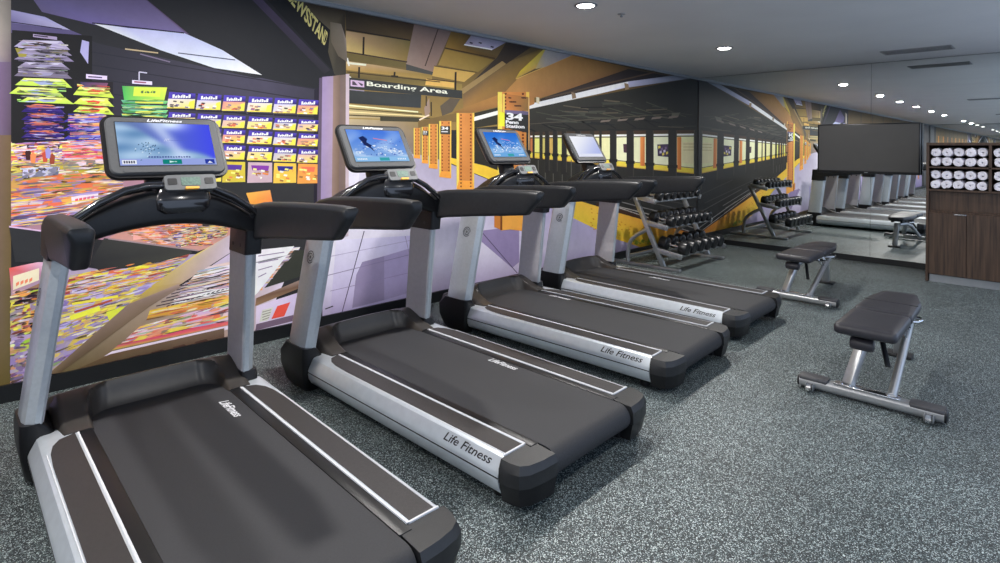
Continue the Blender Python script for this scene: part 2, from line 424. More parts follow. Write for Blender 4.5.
# upper left crumpled bags
rnd = random.Random(3)
def bag(x0, x1, y, h, c1, c2, lay, accent=None):
    """one hanging snack bag seen from a low angle: pointed ends, lighter lip"""
    w = x1 - x0; j = rnd.uniform(-2, 2)
    mu.P([(x0 - 3, y + h * .75 + j * .3), (x0 + w * .12, y), (x1 - w * .10, y + h * .12), (x1 + 4, y + h * 1.1), (x0 + w * .5, y + h * .92)], [c2, c1, c1, c2, c2], lay)
    mu.P([(x0 + w * .14, y + .6), (x1 - w * .12, y + h * .15), (x1 - w * .18, y + h * .42), (x0 + w * .2, y + h * .36)], tuple(min(255, k * .65 + 80) for k in c1), lay + 1)
    if accent:
        mu.P([(x0 + w * .3, y + h * .42), (x0 + w * .5, y + h * .28), (x1 - w * .28, y + h * .45), (x1 - w * .34, y + h * .72), (x0 + w * .45, y + h * .78)], accent, lay + 2)
mu.P([(12, 30), (92, 36), (92, 150), (12, 150)], (32, 31, 33), 4)
mu.P([(82, 40), (89, 42), (88, 64), (80, 52)], (165, 160, 200), 5)
mu.P([(33, 34), (57, 37), (57, 40), (33, 37)], (160, 145, 175), 5); mu.P([(34, 35), (48, 36.4), (48, 37.6), (34, 36)], (60, 50, 70), 6)
lil = [(150, 140, 165), (165, 155, 185), (140, 128, 160), (120, 110, 130)]
for i, (y, h) in enumerate(((40, 9), (48, 7), (54, 7), (62, 7), (69, 9))):
    bag(17 + (i % 2) * 3, 66 + (i % 3) * 2, y, h, rnd.choice(lil), rnd.choice(lil), 6 + (i % 2) * 3, (70, 62, 70) if i < 3 else (150, 145, 175))
mu.P([(15, 48), (28, 50), (26, 57), (19, 57)], (150, 140, 60), 8)
for k in range(14):
    x = rnd.uniform(28, 66); y = rnd.uniform(42, 60); mu.P([(x, y), (x + 4, y + .8), (x + 3, y + 2.4), (x - 1, y + 1.6)], rnd.choice([(40, 34, 42), (60, 54, 60), (190, 180, 210), (130, 125, 70)]), 11)
for i, (x0, x1, y, h) in enumerate(((18, 68, 78, 9), (12, 60, 87, 9), (22, 70, 97, 6.5))):
    bag(x0, x1, y, h, (205, 225, 90), (175, 205, 75), 6 + (i % 2) * 3, (150, 160, 195))
for i in range(4):
    y = 104 + i * 8.6
    bag(24, 62, y + 2, 7.6, (60, 40, 130), (48, 30, 112), 6 + (i % 2) * 3)
    mu.P([(26, y + 2.2), (36, y), (52, y + 1), (60, y + 3), (46, y + 4), (32, y + 4.4)], [(190, 100, 80), (225, 130, 90), (230, 150, 90), (170, 80, 90), (190, 150, 80), (150, 70, 90)], 12)
# second column
mu.P([(74, 80), (113, 82), (112, 150), (72, 150)], (40, 36, 42), 5)
mu.P([(86, 74), (107, 76), (107, 80), (86, 78.5)], (205, 190, 220), 6); mu.P([(88, 76), (102, 77), (102, 78.3), (88, 77.4)], (90, 70, 110), 7)
for i, (y, h) in enumerate(((86, 11), (98, 8), (106, 8))):
    bag(76, 110, y, h, (215, 230, 95), (185, 210, 70), 6 + (i % 2) * 3, (225, 75, 60))
mu.P([(80, 82), (108, 83), (106, 88), (82, 87)], [(60, 60, 100), (120, 80, 110), (150, 90, 110), (70, 70, 110)], 9)
for i in range(4):
    y = 114 + i * 8.6
    bag(66, 106, y + 3, 6.4, (72, 66, 190), (60, 54, 160), 6 + (i % 2) * 3, (150, 150, 230))
    mu.P([(70, y + 1.5), (100, y), (108, y + 2.4), (98, y + 3.8), (70, y + 4)], [(215, 110, 120), (240, 180, 100), (220, 170, 90), (225, 130, 90), (190, 90, 150)], 12)
# third column, green
mu.P([(132, 80), (152, 81.5), (152, 85), (132, 83.6)], (205, 195, 220), 6); mu.P([(134, 81), (146, 82), (146, 83.4), (134, 82.6)], (150, 90, 110), 7)
mu.strip((139, 72), (139, 80), 1.2, (190, 185, 205), 6); mu.strip((139, 72), (147, 73), 1.2, (190, 185, 205), 6)
mu.P([(122, 86), (167, 87.5), (164, 101), (124, 100)], [(70, 165, 85), (205, 225, 75), (180, 215, 70), (80, 180, 90)], 6)
mu.P([(134, 87), (161, 88), (160, 97), (133, 96)], (196, 214, 70), 7); [mu.P([(141 + k * 3, 91 + (k % 2) * 1.2), (143.4 + k * 3, 90.6 + (k % 3) * .6), (143 + k * 3, 93.4), (140.6 + k * 3, 93 - (k % 2))], (84, 120, 74), 9) for k in range(5)]
for i in range(5):
    y = 100 + i * 4.6
    mu.P([(121, y), (168, y + 1), (166, y + 4), (123, y + 3.4)], [(120, 190, 160), (130, 200, 130), (90, 170, 100), (70, 150, 90)], 8 + i % 2)
    mu.P([(135, y + 1.6), (163, y + 2), (163, y + 3.6), (135, y + 3.2)], (205, 205, 80), 11)
# print detail over the hanging bags: folds, seams and lettering too small to read
mu.grid((18, 40), (68, 44), (68, 76), (18, 74), 9, 5, [(170, 160, 195), (110, 100, 120), (60, 54, 62), (190, 180, 210), (130, 120, 90)], 11, base=False, dens=1.6, seed=61)
mu.grid((17, 79), (66, 81), (66, 103), (17, 102), 7, 5, [(205, 225, 95), (150, 175, 70), (170, 178, 205), (225, 235, 150), (60, 70, 40)], 11, base=False, dens=1.3, seed=62)
mu.grid((24, 105), (64, 106), (64, 141), (24, 140), 13, 5, [(70, 48, 140), (48, 30, 110), (205, 120, 90), (110, 90, 180), (34, 26, 60)], 13, base=False, dens=2.2, seed=63)
mu.grid((77, 84), (110, 86), (109, 114), (76, 113), 8, 4, [(215, 230, 100), (225, 90, 70), (150, 180, 60), (60, 80, 50), (235, 220, 120)], 13, base=False, dens=1.6, seed=64)
mu.grid((68, 114), (106, 113), (105, 142), (67, 143), 11, 5, [(76, 70, 190), (215, 120, 130), (235, 180, 110), (50, 44, 120), (190, 190, 235)], 13, base=False, dens=2.2, seed=65)
mu.grid((122, 99), (167, 100), (165, 123), (122, 122), 7, 5, [(120, 195, 150), (80, 165, 90), (210, 210, 90), (50, 110, 60)], 13, base=False, dens=1.6, seed=66)
# candy packs
pal_low = [(206, 196, 190), (205, 170, 160), (190, 184, 205), (216, 196, 140), (205, 140, 130), (180, 174, 190)]
colx = [(168, 196), (197, 222), (223, 246), (248, 273), (274, 297), (298, 319)]
def pack(x0, x1, yt, yb, low, head=(84, 68, 176), lay=6):
    w = x1 - x0; h = yb - yt
    dark = (36, 28, 80)
    mu.P([(x0 + 1, yt), (x1 - .6, yt + w * .06), (x1 - 1, yt + h * .5), (x0, yt + h * .48)], [head, head, dark, head], lay)
    mu.P([(x0, yt + h * .42), (x1 - 1, yt + h * .45), (x1 - 2, yb + .6), (x0 - 1.5, yb)], [low, low, (225, 205, 70), low], lay + 1)
    mu.P([(x1 - w * .24, yt + h * .60), (x1 - 1.4, yt + h * .5), (x1 - 2, yb + .4), (x1 - w * .30, yb + .2)], (232, 208, 70), lay + 2)
    mu.strip((x0 - 1, yb - .4), (x1 - 2, yb), 1.3, (226, 200, 80), lay + 2)
    # white script squiggle on the header
    xx = x0 + w * .16
    for k in range(7):
        ww = w * .095
        mu.P([(xx, yt + h * (.16 + .1 * (k % 2))), (xx + ww * .8, yt + h * (.15 + .06 * (k % 3))), (xx + ww * .7, yt + h * .36), (xx - .3, yt + h * .38)], (232, 228, 245), lay + 3)
        xx += ww
    for k in range(9):
        px, py = rnd.uniform(x0 + 1, x1 - w * .32), rnd.uniform(yt + h * .52, yb - 1.4)
        mu.P([(px, py), (px + 3.4, py + .4), (px + 3, py + 1.7), (px - .4, py + 1.3)], rnd.choice([(70, 50, 60), (150, 90, 90), (235, 225, 225), (170, 130, 110), (120, 110, 150), (205, 110, 80)]), lay + 4)
for c, (x0, x1) in enumerate(colx):
    sl = (x0 - 168) * .055
    for r_, (yt, yb) in enumerate(((92, 108), (112, 125), (126, 140), (141.5, 156.5))):
        pack(x0, x1, yt + sl, yb + sl * .8, pal_low[(c * 2 + r_ * 3) % 6])
    mu.strip((x0, 109 + sl), (x1, 110 + sl), 1.6, (38, 36, 48), 5)
    big = [(226, 205, 70), (214, 200, 90), (196, 178, 60), (185, 160, 170), (218, 180, 70), (228, 150, 70)][c]
    mu.P([(x0, 160 + sl * .5), (x1 - 1, 160.5 + sl * .5), (x1 - 1, 181 + sl * .3), (x0 - 1, 181.5 + sl * .3)], big, 6)
    mu.P([(x0 + 3, 163 + sl * .5), (x1 - 4, 163.5 + sl * .5), (x1 - 5, 169 + sl * .4), (x0 + 4, 168.5 + sl * .4)], [(200, 195, 120), (80, 70, 120), (90, 60, 150), (130, 60, 160), (50, 50, 140), (225, 110, 80)][c], 7)
    for k in range(14):
        px, py = rnd.uniform(x0 + 1, x1 - 5), rnd.uniform(168, 180)
        mu.P([(px, py), (px + 3.5, py + .6), (px + 3, py + 2.4), (px - .6, py + 1.8)], rnd.choice([big, (240, 225, 120), (210, 130, 70), (160, 110, 60), (235, 225, 200)]), 8 + k % 2)
mu.strip((165, 158), (320, 160), 2, (30, 30, 34), 5)
mu.P([(246, 193), (270, 190), (273, 205), (250, 204)], [(230, 165, 70), (235, 150, 80), (225, 120, 60), (230, 150, 60)], 6)
# rummage racks
warm = [(225, 120, 70), (230, 190, 70), (240, 215, 80), (170, 120, 175), (150, 140, 205), (215, 90, 80), (240, 180, 110), (190, 170, 210), (235, 225, 130), (200, 80, 100), (225, 200, 200), (120, 90, 160)]
lilac = [(150, 130, 190), (175, 160, 210), (120, 100, 165), (190, 180, 220), (215, 150, 160), (225, 120, 90), (240, 200, 90)]
mu.P([(11, 142), (170, 142), (170, 250), (11, 235)], (165, 125, 140), 4)
mu.grid((11, 143), (120, 139), (118, 158), (11, 164), 5, 15, warm + [(60, 40, 70), (235, 225, 235)], 5, .3, .97, 11)
mu.grid((62, 142), (112, 140), (112, 160), (62, 160), 4, 4, [(222, 80, 90), (230, 120, 90), (190, 190, 230), (235, 180, 90), (200, 70, 110)], 8, .2, .97, 12)
mu.grid((11, 164), (120, 158), (120, 172), (11, 178), 3, 13, [(205, 190, 80), (190, 170, 60), (215, 195, 210), (150, 150, 130), (215, 130, 90), (120, 120, 120)], 5, .3, .97, 13)
mu.grid((11, 176), (125, 170), (122, 190), (11, 200), 4, 9, [(200, 165, 70), (215, 110, 70), (190, 150, 80), (150, 130, 180), (225, 130, 80), (160, 140, 70), (120, 110, 170)], 5, .3, .97, 14)
mu.grid((11, 198), (124, 186), (124, 204), (11, 216), 4, 7, [(230, 120, 70), (240, 200, 80), (235, 165, 80), (150, 130, 180), (225, 110, 80), (170, 150, 200), (200, 180, 190)], 8, .3, .97, 15)
mu.grid((11, 212), (124, 200), (110, 216), (11, 228), 4, 6, lilac + [(110, 95, 150)], 8, .3, .97, 16)
mu.P([(71, 197), (98, 192), (98, 199), (72, 204)], (225, 200, 210), 13)
for k in range(5): mu.P([(75 + k * 4, 199 - k * .7), (78 + k * 4, 198.3 - k * .7), (78 + k * 4, 200.6 - k * .7), (75 + k * 4, 201.3 - k * .7)], (225, 90, 110), 14)
for x, yv, c in ((25, 152, (70, 40, 40)), (30, 155, (225, 130, 80)), (42, 154, (190, 80, 60)), (49, 156, (150, 70, 50)), (45, 150, (150, 140, 200))):
    mu.P([(x, yv), (x + 3, yv - 3), (x + 6, yv), (x + 5, yv + 8), (x + 1, yv + 8)], c, 13)
mu.strip((11, 150.5), (32, 150), 1.1, (215, 205, 235), 13); mu.strip((20, 169), (58, 167), 1.0, (190, 200, 215), 13)
mu.grid((23, 169), (60, 166.5), (58, 175), (22, 178), 1, 6, [(170, 170, 200), (120, 120, 140), (190, 185, 215)], 13, .1, .8, 17)
# dark shelf front
mu.P([(9, 226), (62, 233), (62, 262), (15, 262)], (52, 53, 56), 12)
mu.strip((9, 226.5), (62, 233.5), 1.6, (200, 170, 200), 13)
mu.P([(60, 234), (104, 240), (104, 270), (56, 262)], (44, 44, 47), 12)
mu.P([(104, 238), (190, 249), (192, 253), (160, 262), (100, 272), (90, 262)], [(62, 62, 60), (66, 66, 62), (70, 70, 64), (66, 66, 60), (50, 50, 50), (46, 46, 48)], 12)
mu.strip((108, 238.5), (198, 250.5), 1.4, (150, 130, 135), 13)
# shelf above (through the arch) with bright packs
mu.P([(108, 238), (130, 226), (232, 226), (232, 240), (198, 251)], (190, 140, 130), 7)
mu.grid((118, 229), (200, 220), (214, 246), (150, 244), 6, 12, [(225, 130, 70), (215, 100, 80), (235, 170, 80), (150, 120, 90), (225, 190, 190), (170, 140, 160)], 8, .3, .97, 21)
mu.grid((170, 228), (230, 224), (226, 236), (176, 248), 7, 12, [(225, 190, 90), (240, 225, 180), (90, 80, 160), (215, 110, 80), (240, 200, 70), (190, 150, 120), (70, 60, 60), (220, 200, 210)], 10, .3, .97, 22)
mu.P([(133, 232), (149, 229), (149, 238), (133, 240)], (225, 160, 150), 13)
# wooden ledge side plane and its lit edge
mu.P([(196, 254), (231, 234), (231, 252), (182, 283), (148, 288)], [(208, 190, 80), (180, 165, 175), (185, 172, 185), (176, 152, 130), (190, 165, 70)], 12)
mu.P([(150, 287), (184, 282), (130, 313), (100, 326)], [(190, 165, 70), (170, 145, 120), (150, 125, 100), (170, 150, 80)], 12)
# lower candy bin
mu.P([(11, 270), (60, 263), (196, 254), (150, 290), (54, 373), (11, 388)], (165, 150, 175), 5)
candy = [(235, 205, 60), (230, 165, 70), (170, 155, 205), (215, 110, 70), (240, 225, 90), (190, 180, 220), (150, 130, 190), (225, 140, 80), (205, 190, 210), (150, 60, 60)]
mu.grid((70, 275), (192, 253), (160, 281), (60, 304), 7, 11, candy + [(245, 215, 60), (240, 190, 60)], 6, .3, .97, 31)
mu.grid((60, 301), (160, 279), (112, 322), (50, 340), 6, 8, [(150, 135, 190), (180, 165, 210), (225, 205, 70), (130, 112, 170), (200, 160, 90), (215, 200, 90)], 6, .3, .97, 32)
mu.grid((50, 337), (112, 320), (66, 362), (42, 376), 4, 4, [(150, 135, 185), (185, 165, 110), (205, 180, 80), (160, 145, 190)], 6, .3, .97, 33)
mu.P([(106, 312), (124, 306), (126, 318), (110, 324)], (200, 205, 60), 12)
mu.strip((70, 318), (100, 308), 5, (230, 215, 60), 12); mu.strip((72, 304), (118, 296), 2.5, (235, 205, 60), 12); mu.strip((74, 312), (112, 300), 2, (170, 80, 60), 12)
mu.grid((10, 292), (52, 284), (40, 330), (10, 338), 6, 5, [(90, 60, 70), (170, 80, 80), (225, 205, 70), (150, 135, 160), (60, 40, 50), (235, 150, 80), (200, 190, 90)], 6, .3, .97, 34)
mu.grid((10, 336), (44, 328), (36, 384), (10, 390), 6, 4, [(150, 130, 180), (190, 205, 70), (170, 150, 190), (205, 150, 110), (130, 110, 150)], 6, .3, .97, 35)
mu.P([(9, 268), (52, 259), (50, 278), (12, 298)], [(215, 90, 80), (215, 190, 220), (150, 130, 160), (170, 150, 165)], 8)
mu.P([(13, 276), (39, 268), (39, 280), (13, 290)], (225, 205, 175), 9)
for k in range(4): mu.P([(16 + k * 4.4, 283 - k * 1.3), (19 + k * 4.4, 281 - k * 1.3), (19 + k * 4.4, 284 - k * 1.3), (16 + k * 4.4, 286.5 - k * 1.3)], (225, 130, 95), 10)
mu.strip((10, 298), (50, 280), 3, (150, 115, 90), 10)
# wooden front rail of the bin, lit from above
mu.P([(48, 374), (128, 304), (178, 284), (181, 287), (150, 306), (60, 378)], [(120, 100, 78), (140, 118, 105), (165, 140, 130), (140, 120, 108), (125, 105, 85), (95, 78, 55)], 14)
# newspapers and magazines below
mu.P([(60, 378), (150, 306), (232, 252), (300, 247), (262, 332), (232, 340), (150, 358)], [(105, 92, 60), (160, 140, 120), (190, 175, 200), (205, 195, 215), (200, 185, 195), (175, 150, 140), (130, 105, 80)], 6)
paper = [(215, 205, 225), (190, 175, 205), (235, 225, 235), (170, 150, 170), (205, 185, 180), (225, 190, 160), (240, 235, 245)]
mu.grid((200, 268), (300, 247), (262, 290), (170, 304), 10, 5, paper + [(110, 90, 90), (225, 150, 80)], 7, .2, .98, 41, (1.5, 4))
for k in range(7):
    mu.strip((186 - k * 5, 282 + k * 4), (285 - k * 3, 252 + k * 5), .9, (60, 45, 60), 11)
for r_ in range(2):
    for k in range(14):
        x = 172 + k * 5 - r_ * 5; y = 299 - k * 1.5 + r_ * 6.5
        mu.P([(x, y), (x + 3.4, y - 1), (x + 1.6, y + .6), (x - 1.6, y + 1.8)], (42, 36, 44), 12)
mu.grid((150, 310), (238, 292), (236, 302), (146, 320), 2, 6, [(230, 190, 70), (225, 160, 90), (205, 150, 60), (225, 130, 80)], 8, .2, .97, 42)
mu.grid((140, 326), (236, 300), (236, 320), (120, 344), 3, 7, [(215, 190, 200), (225, 120, 80), (160, 190, 160), (230, 200, 80), (205, 170, 200), (225, 150, 120), (215, 90, 80)], 8, .2, .97, 43)
mu.P([(118, 345), (236, 318), (236, 323), (112, 350)], [(205, 70, 110), (215, 80, 110), (225, 120, 100), (190, 170, 70)], 12)
mu.P([(112, 351), (234, 324), (234, 328), (104, 356)], (215, 200, 215), 12)
mu.P([(76, 370), (110, 354), (224, 328), (224, 339), (60, 380)], [(95, 78, 52), (110, 85, 62), (120, 98, 82), (105, 80, 66), (80, 64, 44)], 13)
for k in range(6):
    x = 84 + k * 22; y = 368 - k * 5.2; mu.P([(x, y), (x + 12, y - 3.2), (x + 14, y), (x + 2, y + 3.6)], (78, 54, 44), 14)
# folded papers right
mu.P([(256, 250), (294, 246), (258, 292), (254, 296)], [(215, 210, 225), (235, 230, 240), (230, 225, 225), (225, 215, 205)], 13)
for k in range(4): mu.strip((258, 256 + k * 7), (284 - k * 6, 252 + k * 7), .9, (140, 120, 150), 14)
mu.P([(294, 250), (318, 250), (314, 272), (264, 288)], (60, 62, 54), 12)
mu.P([(256, 298), (314, 274), (314, 282), (255, 306)], [(120, 90, 70), (160, 140, 130), (110, 85, 70), (150, 120, 90)], 13)
mu.P([(256, 306), (312, 288), (306, 322), (255, 334)], [(210, 195, 220), (190, 175, 205), (190, 180, 210), (215, 200, 220)], 13)
mu.P([(277, 306), (290, 302), (284, 316), (271, 319)], (225, 85, 70), 15); mu.P([(262, 310), (273, 307), (268, 320), (259, 322)], (200, 200, 190), 15)
for k in range(4): mu.strip((262, 312 + k * 2.6), (271 - k * .7, 309.5 + k * 2.6), .7, (140, 130, 120), 16)
mu.P([(256, 324), (304, 312), (304, 318), (255, 331)], (120, 100, 120), 14)

# -- platform picture
gold, dgold = (168, 140, 78), (110, 90, 48)
mu.P([(340, -10), (698, 70), (698, 130), (340, 130)], [(96, 80, 48), (60, 56, 50), (120, 96, 56), (150, 125, 70)], 1)
mu.P([(345, 3), (414, 18), (411, 40), (346, 29)], [(56, 50, 42), (72, 56, 44), (92, 74, 46), (66, 56, 44)], 2)
mu.P([(346, 31), (410, 41), (408, 62), (345, 51)], [(168, 140, 105), (112, 100, 58), (142, 118, 62), (198, 172, 106)], 2)
mu.strip((346, 29.6), (410, 40.4), 1.3, (40, 34, 30), 3); mu.strip((345, 51.6), (407, 62), 1.3, (70, 56, 44), 3)
mu.P([(346, 53), (407, 63), (406, 68), (346, 61)], (112, 98, 56), 2)
mu.P([(346, 61), (375, 65), (406, 70), (432, 75), (432, 80), (346, 70)], [(200, 175, 130), (180, 150, 110), (150, 128, 70), (140, 118, 62), (160, 132, 70), (180, 145, 80)], 3)
mu.P([(346, 70), (432, 80), (462, 84), (462, 92), (346, 78)], [(130, 108, 60), (120, 104, 60), (140, 120, 66), (150, 128, 66), (104, 90, 50)], 3)
mu.strip((347, 72), (440, 82), 1, (70, 56, 34), 4)
mu.strip((347, 63), (366, 65), 2, (232, 215, 190), 5); mu.strip((347, 58), (349, 66), 1.5, (240, 225, 205), 5); mu.P([(347, 75), (351, 77), (350, 83), (347, 82)], (238, 225, 205), 5)
mu.P([(414, 22), (451, 30), (433, 73), (406, 64)], [(128, 108, 100), (118, 100, 96), (140, 116, 104), (148, 128, 116)], 3)
mu.strip((438, 27), (425, 66), 1.1, (74, 58, 52), 4)
mu.P([(406, 64), (433, 72), (432, 75), (406, 70)], (78, 78, 74), 4)
mu.P([(451, 30), (470, 34), (466, 48), (497, 56), (494, 60), (445, 48)], [(112, 88, 42), (90, 72, 40), (108, 84, 40), (96, 78, 46), (84, 66, 36), (140, 110, 48)], 3)
mu.P([(445, 49), (494, 60), (478, 72), (438, 65)], [(150, 122, 58), (124, 104, 52), (140, 118, 60), (156, 128, 66)], 3)
mu.strip((445, 48), (495, 58.5), 1.2, (66, 50, 30), 4)
mu.P([(434, 66), (476, 72.5), (464, 82), (432, 76)], (186, 152, 80), 3); mu.strip((434, 66), (476, 72.5), .9, (80, 64, 36), 4)
mu.P([(426, 79), (454, 82), (454, 88), (425, 85)], (206, 166, 88), 4); mu.strip((427, 79), (454, 82), .8, (60, 44, 30), 5)
mu.P([(471, 32), (506, 40), (492, 50), (464, 45)], [(132, 128, 140), (122, 122, 142), (166, 160, 186), (150, 140, 160)], 4)
mu.strip((464, 44.6), (492, 49.6), 1.2, (238, 228, 232), 5)
for q in ((479, 42), (491, 46), (470, 42)): mu.P([(q[0], q[1]), (q[0] + 3, q[1] + .8), (q[0] + 2, q[1] + 2), (q[0] - 1, q[1] + 1)], (40, 36, 44), 6)
mu.P([(506, 41), (531, 46), (512, 60), (495, 72), (478, 84), (470, 84), (486, 68), (497, 57)], [(56, 48, 44), (44, 38, 42), (60, 48, 38), (96, 78, 50), (112, 94, 56), (70, 62, 54), (64, 58, 54), (60, 52, 44)], 4)
mu.P([(460, 90), (502, 61), (506, 64), (463, 94)], (150, 126, 82), 5)
mu.P([(463, 94), (506, 63), (540, 44), (542, 52), (505, 92), (463, 110)], [(112, 92, 66), (120, 98, 62), (92, 74, 44), (130, 108, 52), (140, 106, 62), (150, 112, 62)], 4)
mu.P([(515, 79), (520, 71), (543, 49), (556, 52), (536, 68)], [(176, 146, 66), (206, 180, 50), (190, 170, 70), (150, 140, 110), (190, 150, 80)], 7)
mu.P([(545, 49), (572, 55), (545, 67), (535, 69)], [(160, 156, 150), (128, 128, 140), (160, 150, 140), (180, 160, 100)], 8)
mu.P([(504, 93), (518, 78), (572, 55), (632, 68), (600, 80), (540, 98), (520, 96)], [(176, 128, 70), (182, 136, 76), (160, 118, 66), (84, 66, 44), (110, 82, 50), (160, 114, 66), (186, 132, 74)], 6)
mu.strip((516, 79), (572, 55), 1, (196, 160, 86), 7)
mu.P([(452, 113), (463, 108), (506, 92), (530, 97), (500, 106), (474, 112)], [(130, 98, 56), (150, 112, 62), (176, 126, 66), (176, 124, 66), (160, 112, 62), (140, 100, 58)], 5)
mu.P([(474, 113), (500, 107), (500, 124), (474, 128)], (56, 54, 44), 5)
mu.P([(474, 117), (500, 110), (500, 114), (474, 121)], (232, 222, 205), 6)
# distant tunnel mouth left of the columns
mu.P([(339, 103), (420, 112), (440, 122), (440, 160), (339, 152)], [(190, 170, 110), (150, 128, 70), (104, 86, 52), (104, 92, 78), (150, 140, 150)], 3)
for k in range(5): mu.strip((339, 104.5 + 3.4 * k), (418 + 4 * k, 112 + 2.2 * k), 1.2, [(232, 218, 172), (90, 80, 50), (214, 196, 140), (78, 70, 46), (150, 128, 70)][k], 4)
mu.P([(380, 116), (420, 118), (420, 122), (380, 121)], (70, 66, 50), 5)
mu.P([(424, 108), (429, 98), (430, 112), (425, 118)], (150, 128, 112), 6); mu.strip((419, 120), (429, 115), 1.4, (226, 196, 172), 7)
mu.strip((426, 96), (426, 106), 1.1, (46, 40, 34), 7); mu.strip((431, 102), (431, 116), 1.2, (50, 44, 36), 7)
mu.P([(440, 106), (450, 98), (460, 99), (452, 112), (442, 116)], (94, 84, 70), 5)
mu.P([(418, 121), (456, 113), (456, 122), (440, 122), (418, 128)], (118, 96, 58), 6)
# signs
mu.P([(349, 77.5), (462, 90.6), (462, 98.6), (349, 88.6)], (58, 60, 58), 8)
mu.P([(339, 89.5), (421, 94.8), (420.5, 108), (338, 102.5)], [(62, 64, 62), (56, 60, 60), (60, 64, 66), (52, 54, 52)], 7)
mu.strip((349, 89.4), (364, 91), .9, (150, 140, 160), 9)
mu.P([(350.3, 79.8), (364, 81.2), (364, 87.4), (350.3, 86.2)], (196, 170, 196), 9)
mu.P([(352, 81.2), (354, 81.4), (357.5, 85.4), (352, 85)], (84, 70, 84), 10); mu.P([(357.5, 82), (362.8, 84.2), (362, 86.4), (360, 85)], (84, 70, 84), 10)
mu.text('Boarding Area', (366.5, 87.2), (447.5, 95.4), (447.5, 89.4), (366.5, 81.4), (226, 220, 196), 10, .02)
for x, y0, y1 in ((363.5, 37, 55), (359, 67, 78), (455.5, 72, 90), (394.5, 72, 76)): mu.strip((x, y0), (x - .4, y1), 1.9, (48, 40, 34), 8)
mu.strip((391, 76), (398, 76.6), 1.6, (52, 44, 30), 8)
# lilac platform floor
mu.P([(338, 146), (430, 156), (470, 172), (575, 217), (652, 250), (662, 256), (300, 340), (310, 260)], [(206, 202, 220), (160, 152, 176), (172, 164, 188), (168, 158, 188), (158, 146, 176), (146, 132, 166), (176, 164, 192), (210, 206, 224)], 3)
mu.P([(336, 240), (420, 235), (420, 300), (330, 322)], [(204, 200, 220), (178, 170, 204), (168, 156, 190), (172, 158, 192)], 4)
mu.P([(362, 262), (384, 256), (384, 300), (352, 308), (356, 275)], (142, 130, 160), 5); mu.P([(384, 256), (411, 248), (411, 292), (384, 300)], (156, 144, 178), 5)
mu.P([(340, 150), (362, 150), (356, 200), (334, 205)], (206, 202, 220), 4)
mu.strip((364, 231), (342, 312), .9, (78, 66, 92), 6); mu.strip((325, 276), (412, 254), .7, (132, 120, 150), 6); mu.strip((322, 258), (412, 240), .6, (160, 150, 180), 6)
mu.strip((479, 229), (517, 273), .8, (84, 72, 98), 6); mu.strip((465, 238), (480, 229), .7, (130, 118, 150), 6); mu.strip((405, 236), (411, 262), .6, (140, 130, 160), 6)
mu.strip((325, 309), (333, 306), 1, (40, 34, 40), 6); mu.strip((330, 291), (412, 272), .6, (140, 126, 160), 6)
mu.P([(470, 232), (519, 226), (519, 262), (512, 268)], (138, 124, 160), 4)
# tunnel
mu.P([(529, 108), (690, 74), (698, 74), (698, 242), (692, 240), (575, 200), (484, 166), (474, 160), (474, 128), (529, 124)], [(58, 58, 50), (40, 42, 42), (44, 46, 46), (40, 40, 40), (40, 38, 38), (44, 44, 44), (46, 46, 44), (50, 48, 42), (50, 50, 44), (54, 52, 46)], 3)
mu.P([(540, 99), (628, 69), (668, 76), (600, 90), (540, 104)], [(60, 50, 44), (44, 38, 38), (36, 34, 38), (60, 52, 54), (70, 58, 52)], 7)
mu.strip((545, 98), (655, 72), 1.6, (86, 70, 56), 8)
mu.P([(529, 104), (540, 101.5), (598, 88), (628, 81.5), (628, 87), (598, 94), (529, 109)], [(232, 224, 216), (238, 232, 236), (244, 240, 252), (224, 220, 246), (190, 188, 214), (226, 222, 242), (220, 212, 205)], 9)
mu.P([(628, 81.5), (674, 74), (690, 77.5), (628, 87.5)], [(176, 176, 200), (112, 116, 124), (112, 118, 124), (160, 160, 184)], 9)
for q in ((573, 95), (626, 86)): mu.P([(q[0] - 2, q[1] - 3), (q[0] + 2, q[1] - 2), (q[0] + 3, q[1] + 3), (q[0] - 1, q[1] + 4)], (140, 118, 92), 10)
for k in range(6): mu.strip((536 + 22 * k, 112 - 2 * k), (586 + 20 * k, 122 - k), .8, (74, 74, 62), 4)
for k in range(7): mu.strip((520 + 20 * k, 124 - 1.2 * k), (536 + 20 * k, 132 - .8 * k), 1.4, (34, 34, 34), 5)
mu.strip((530, 124), (680, 113), .9, (82, 76, 66), 5); mu.P([(672, 113), (680, 112.5), (678, 116), (671, 116.6)], (96, 96, 84), 6)
for k in range(5): mu.P([(601 + 17 * k, 120.5 - k), (611 + 17 * k, 119.5 - k), (609 + 17 * k, 121.5 - k), (600 + 17 * k, 122.4 - k)], (116, 104, 96), 6)
wins = [(529.5, 532.3, (190, 120, 70)), (534.5, 539.2, (220, 218, 120)), (542.4, 545.2, (196, 184, 104)), (549, 553.2, (205, 170, 90)), (557, 562.8, (225, 215, 120)), (566, 575, (225, 210, 150)), (580, 590, (228, 212, 156)), (594, 599, (225, 210, 156)), (601.5, 610.4, (226, 212, 160)), (616.2, 627.2, (230, 218, 176)), (633, 646.4, (228, 214, 174)), (652.6, 668.8, (232, 218, 182)), (675.8, 697.6, (226, 212, 166))]
def botl(x): return 157 + (x - 530) * .098
def topl(x): return 135.5 - (x - 530) * .012
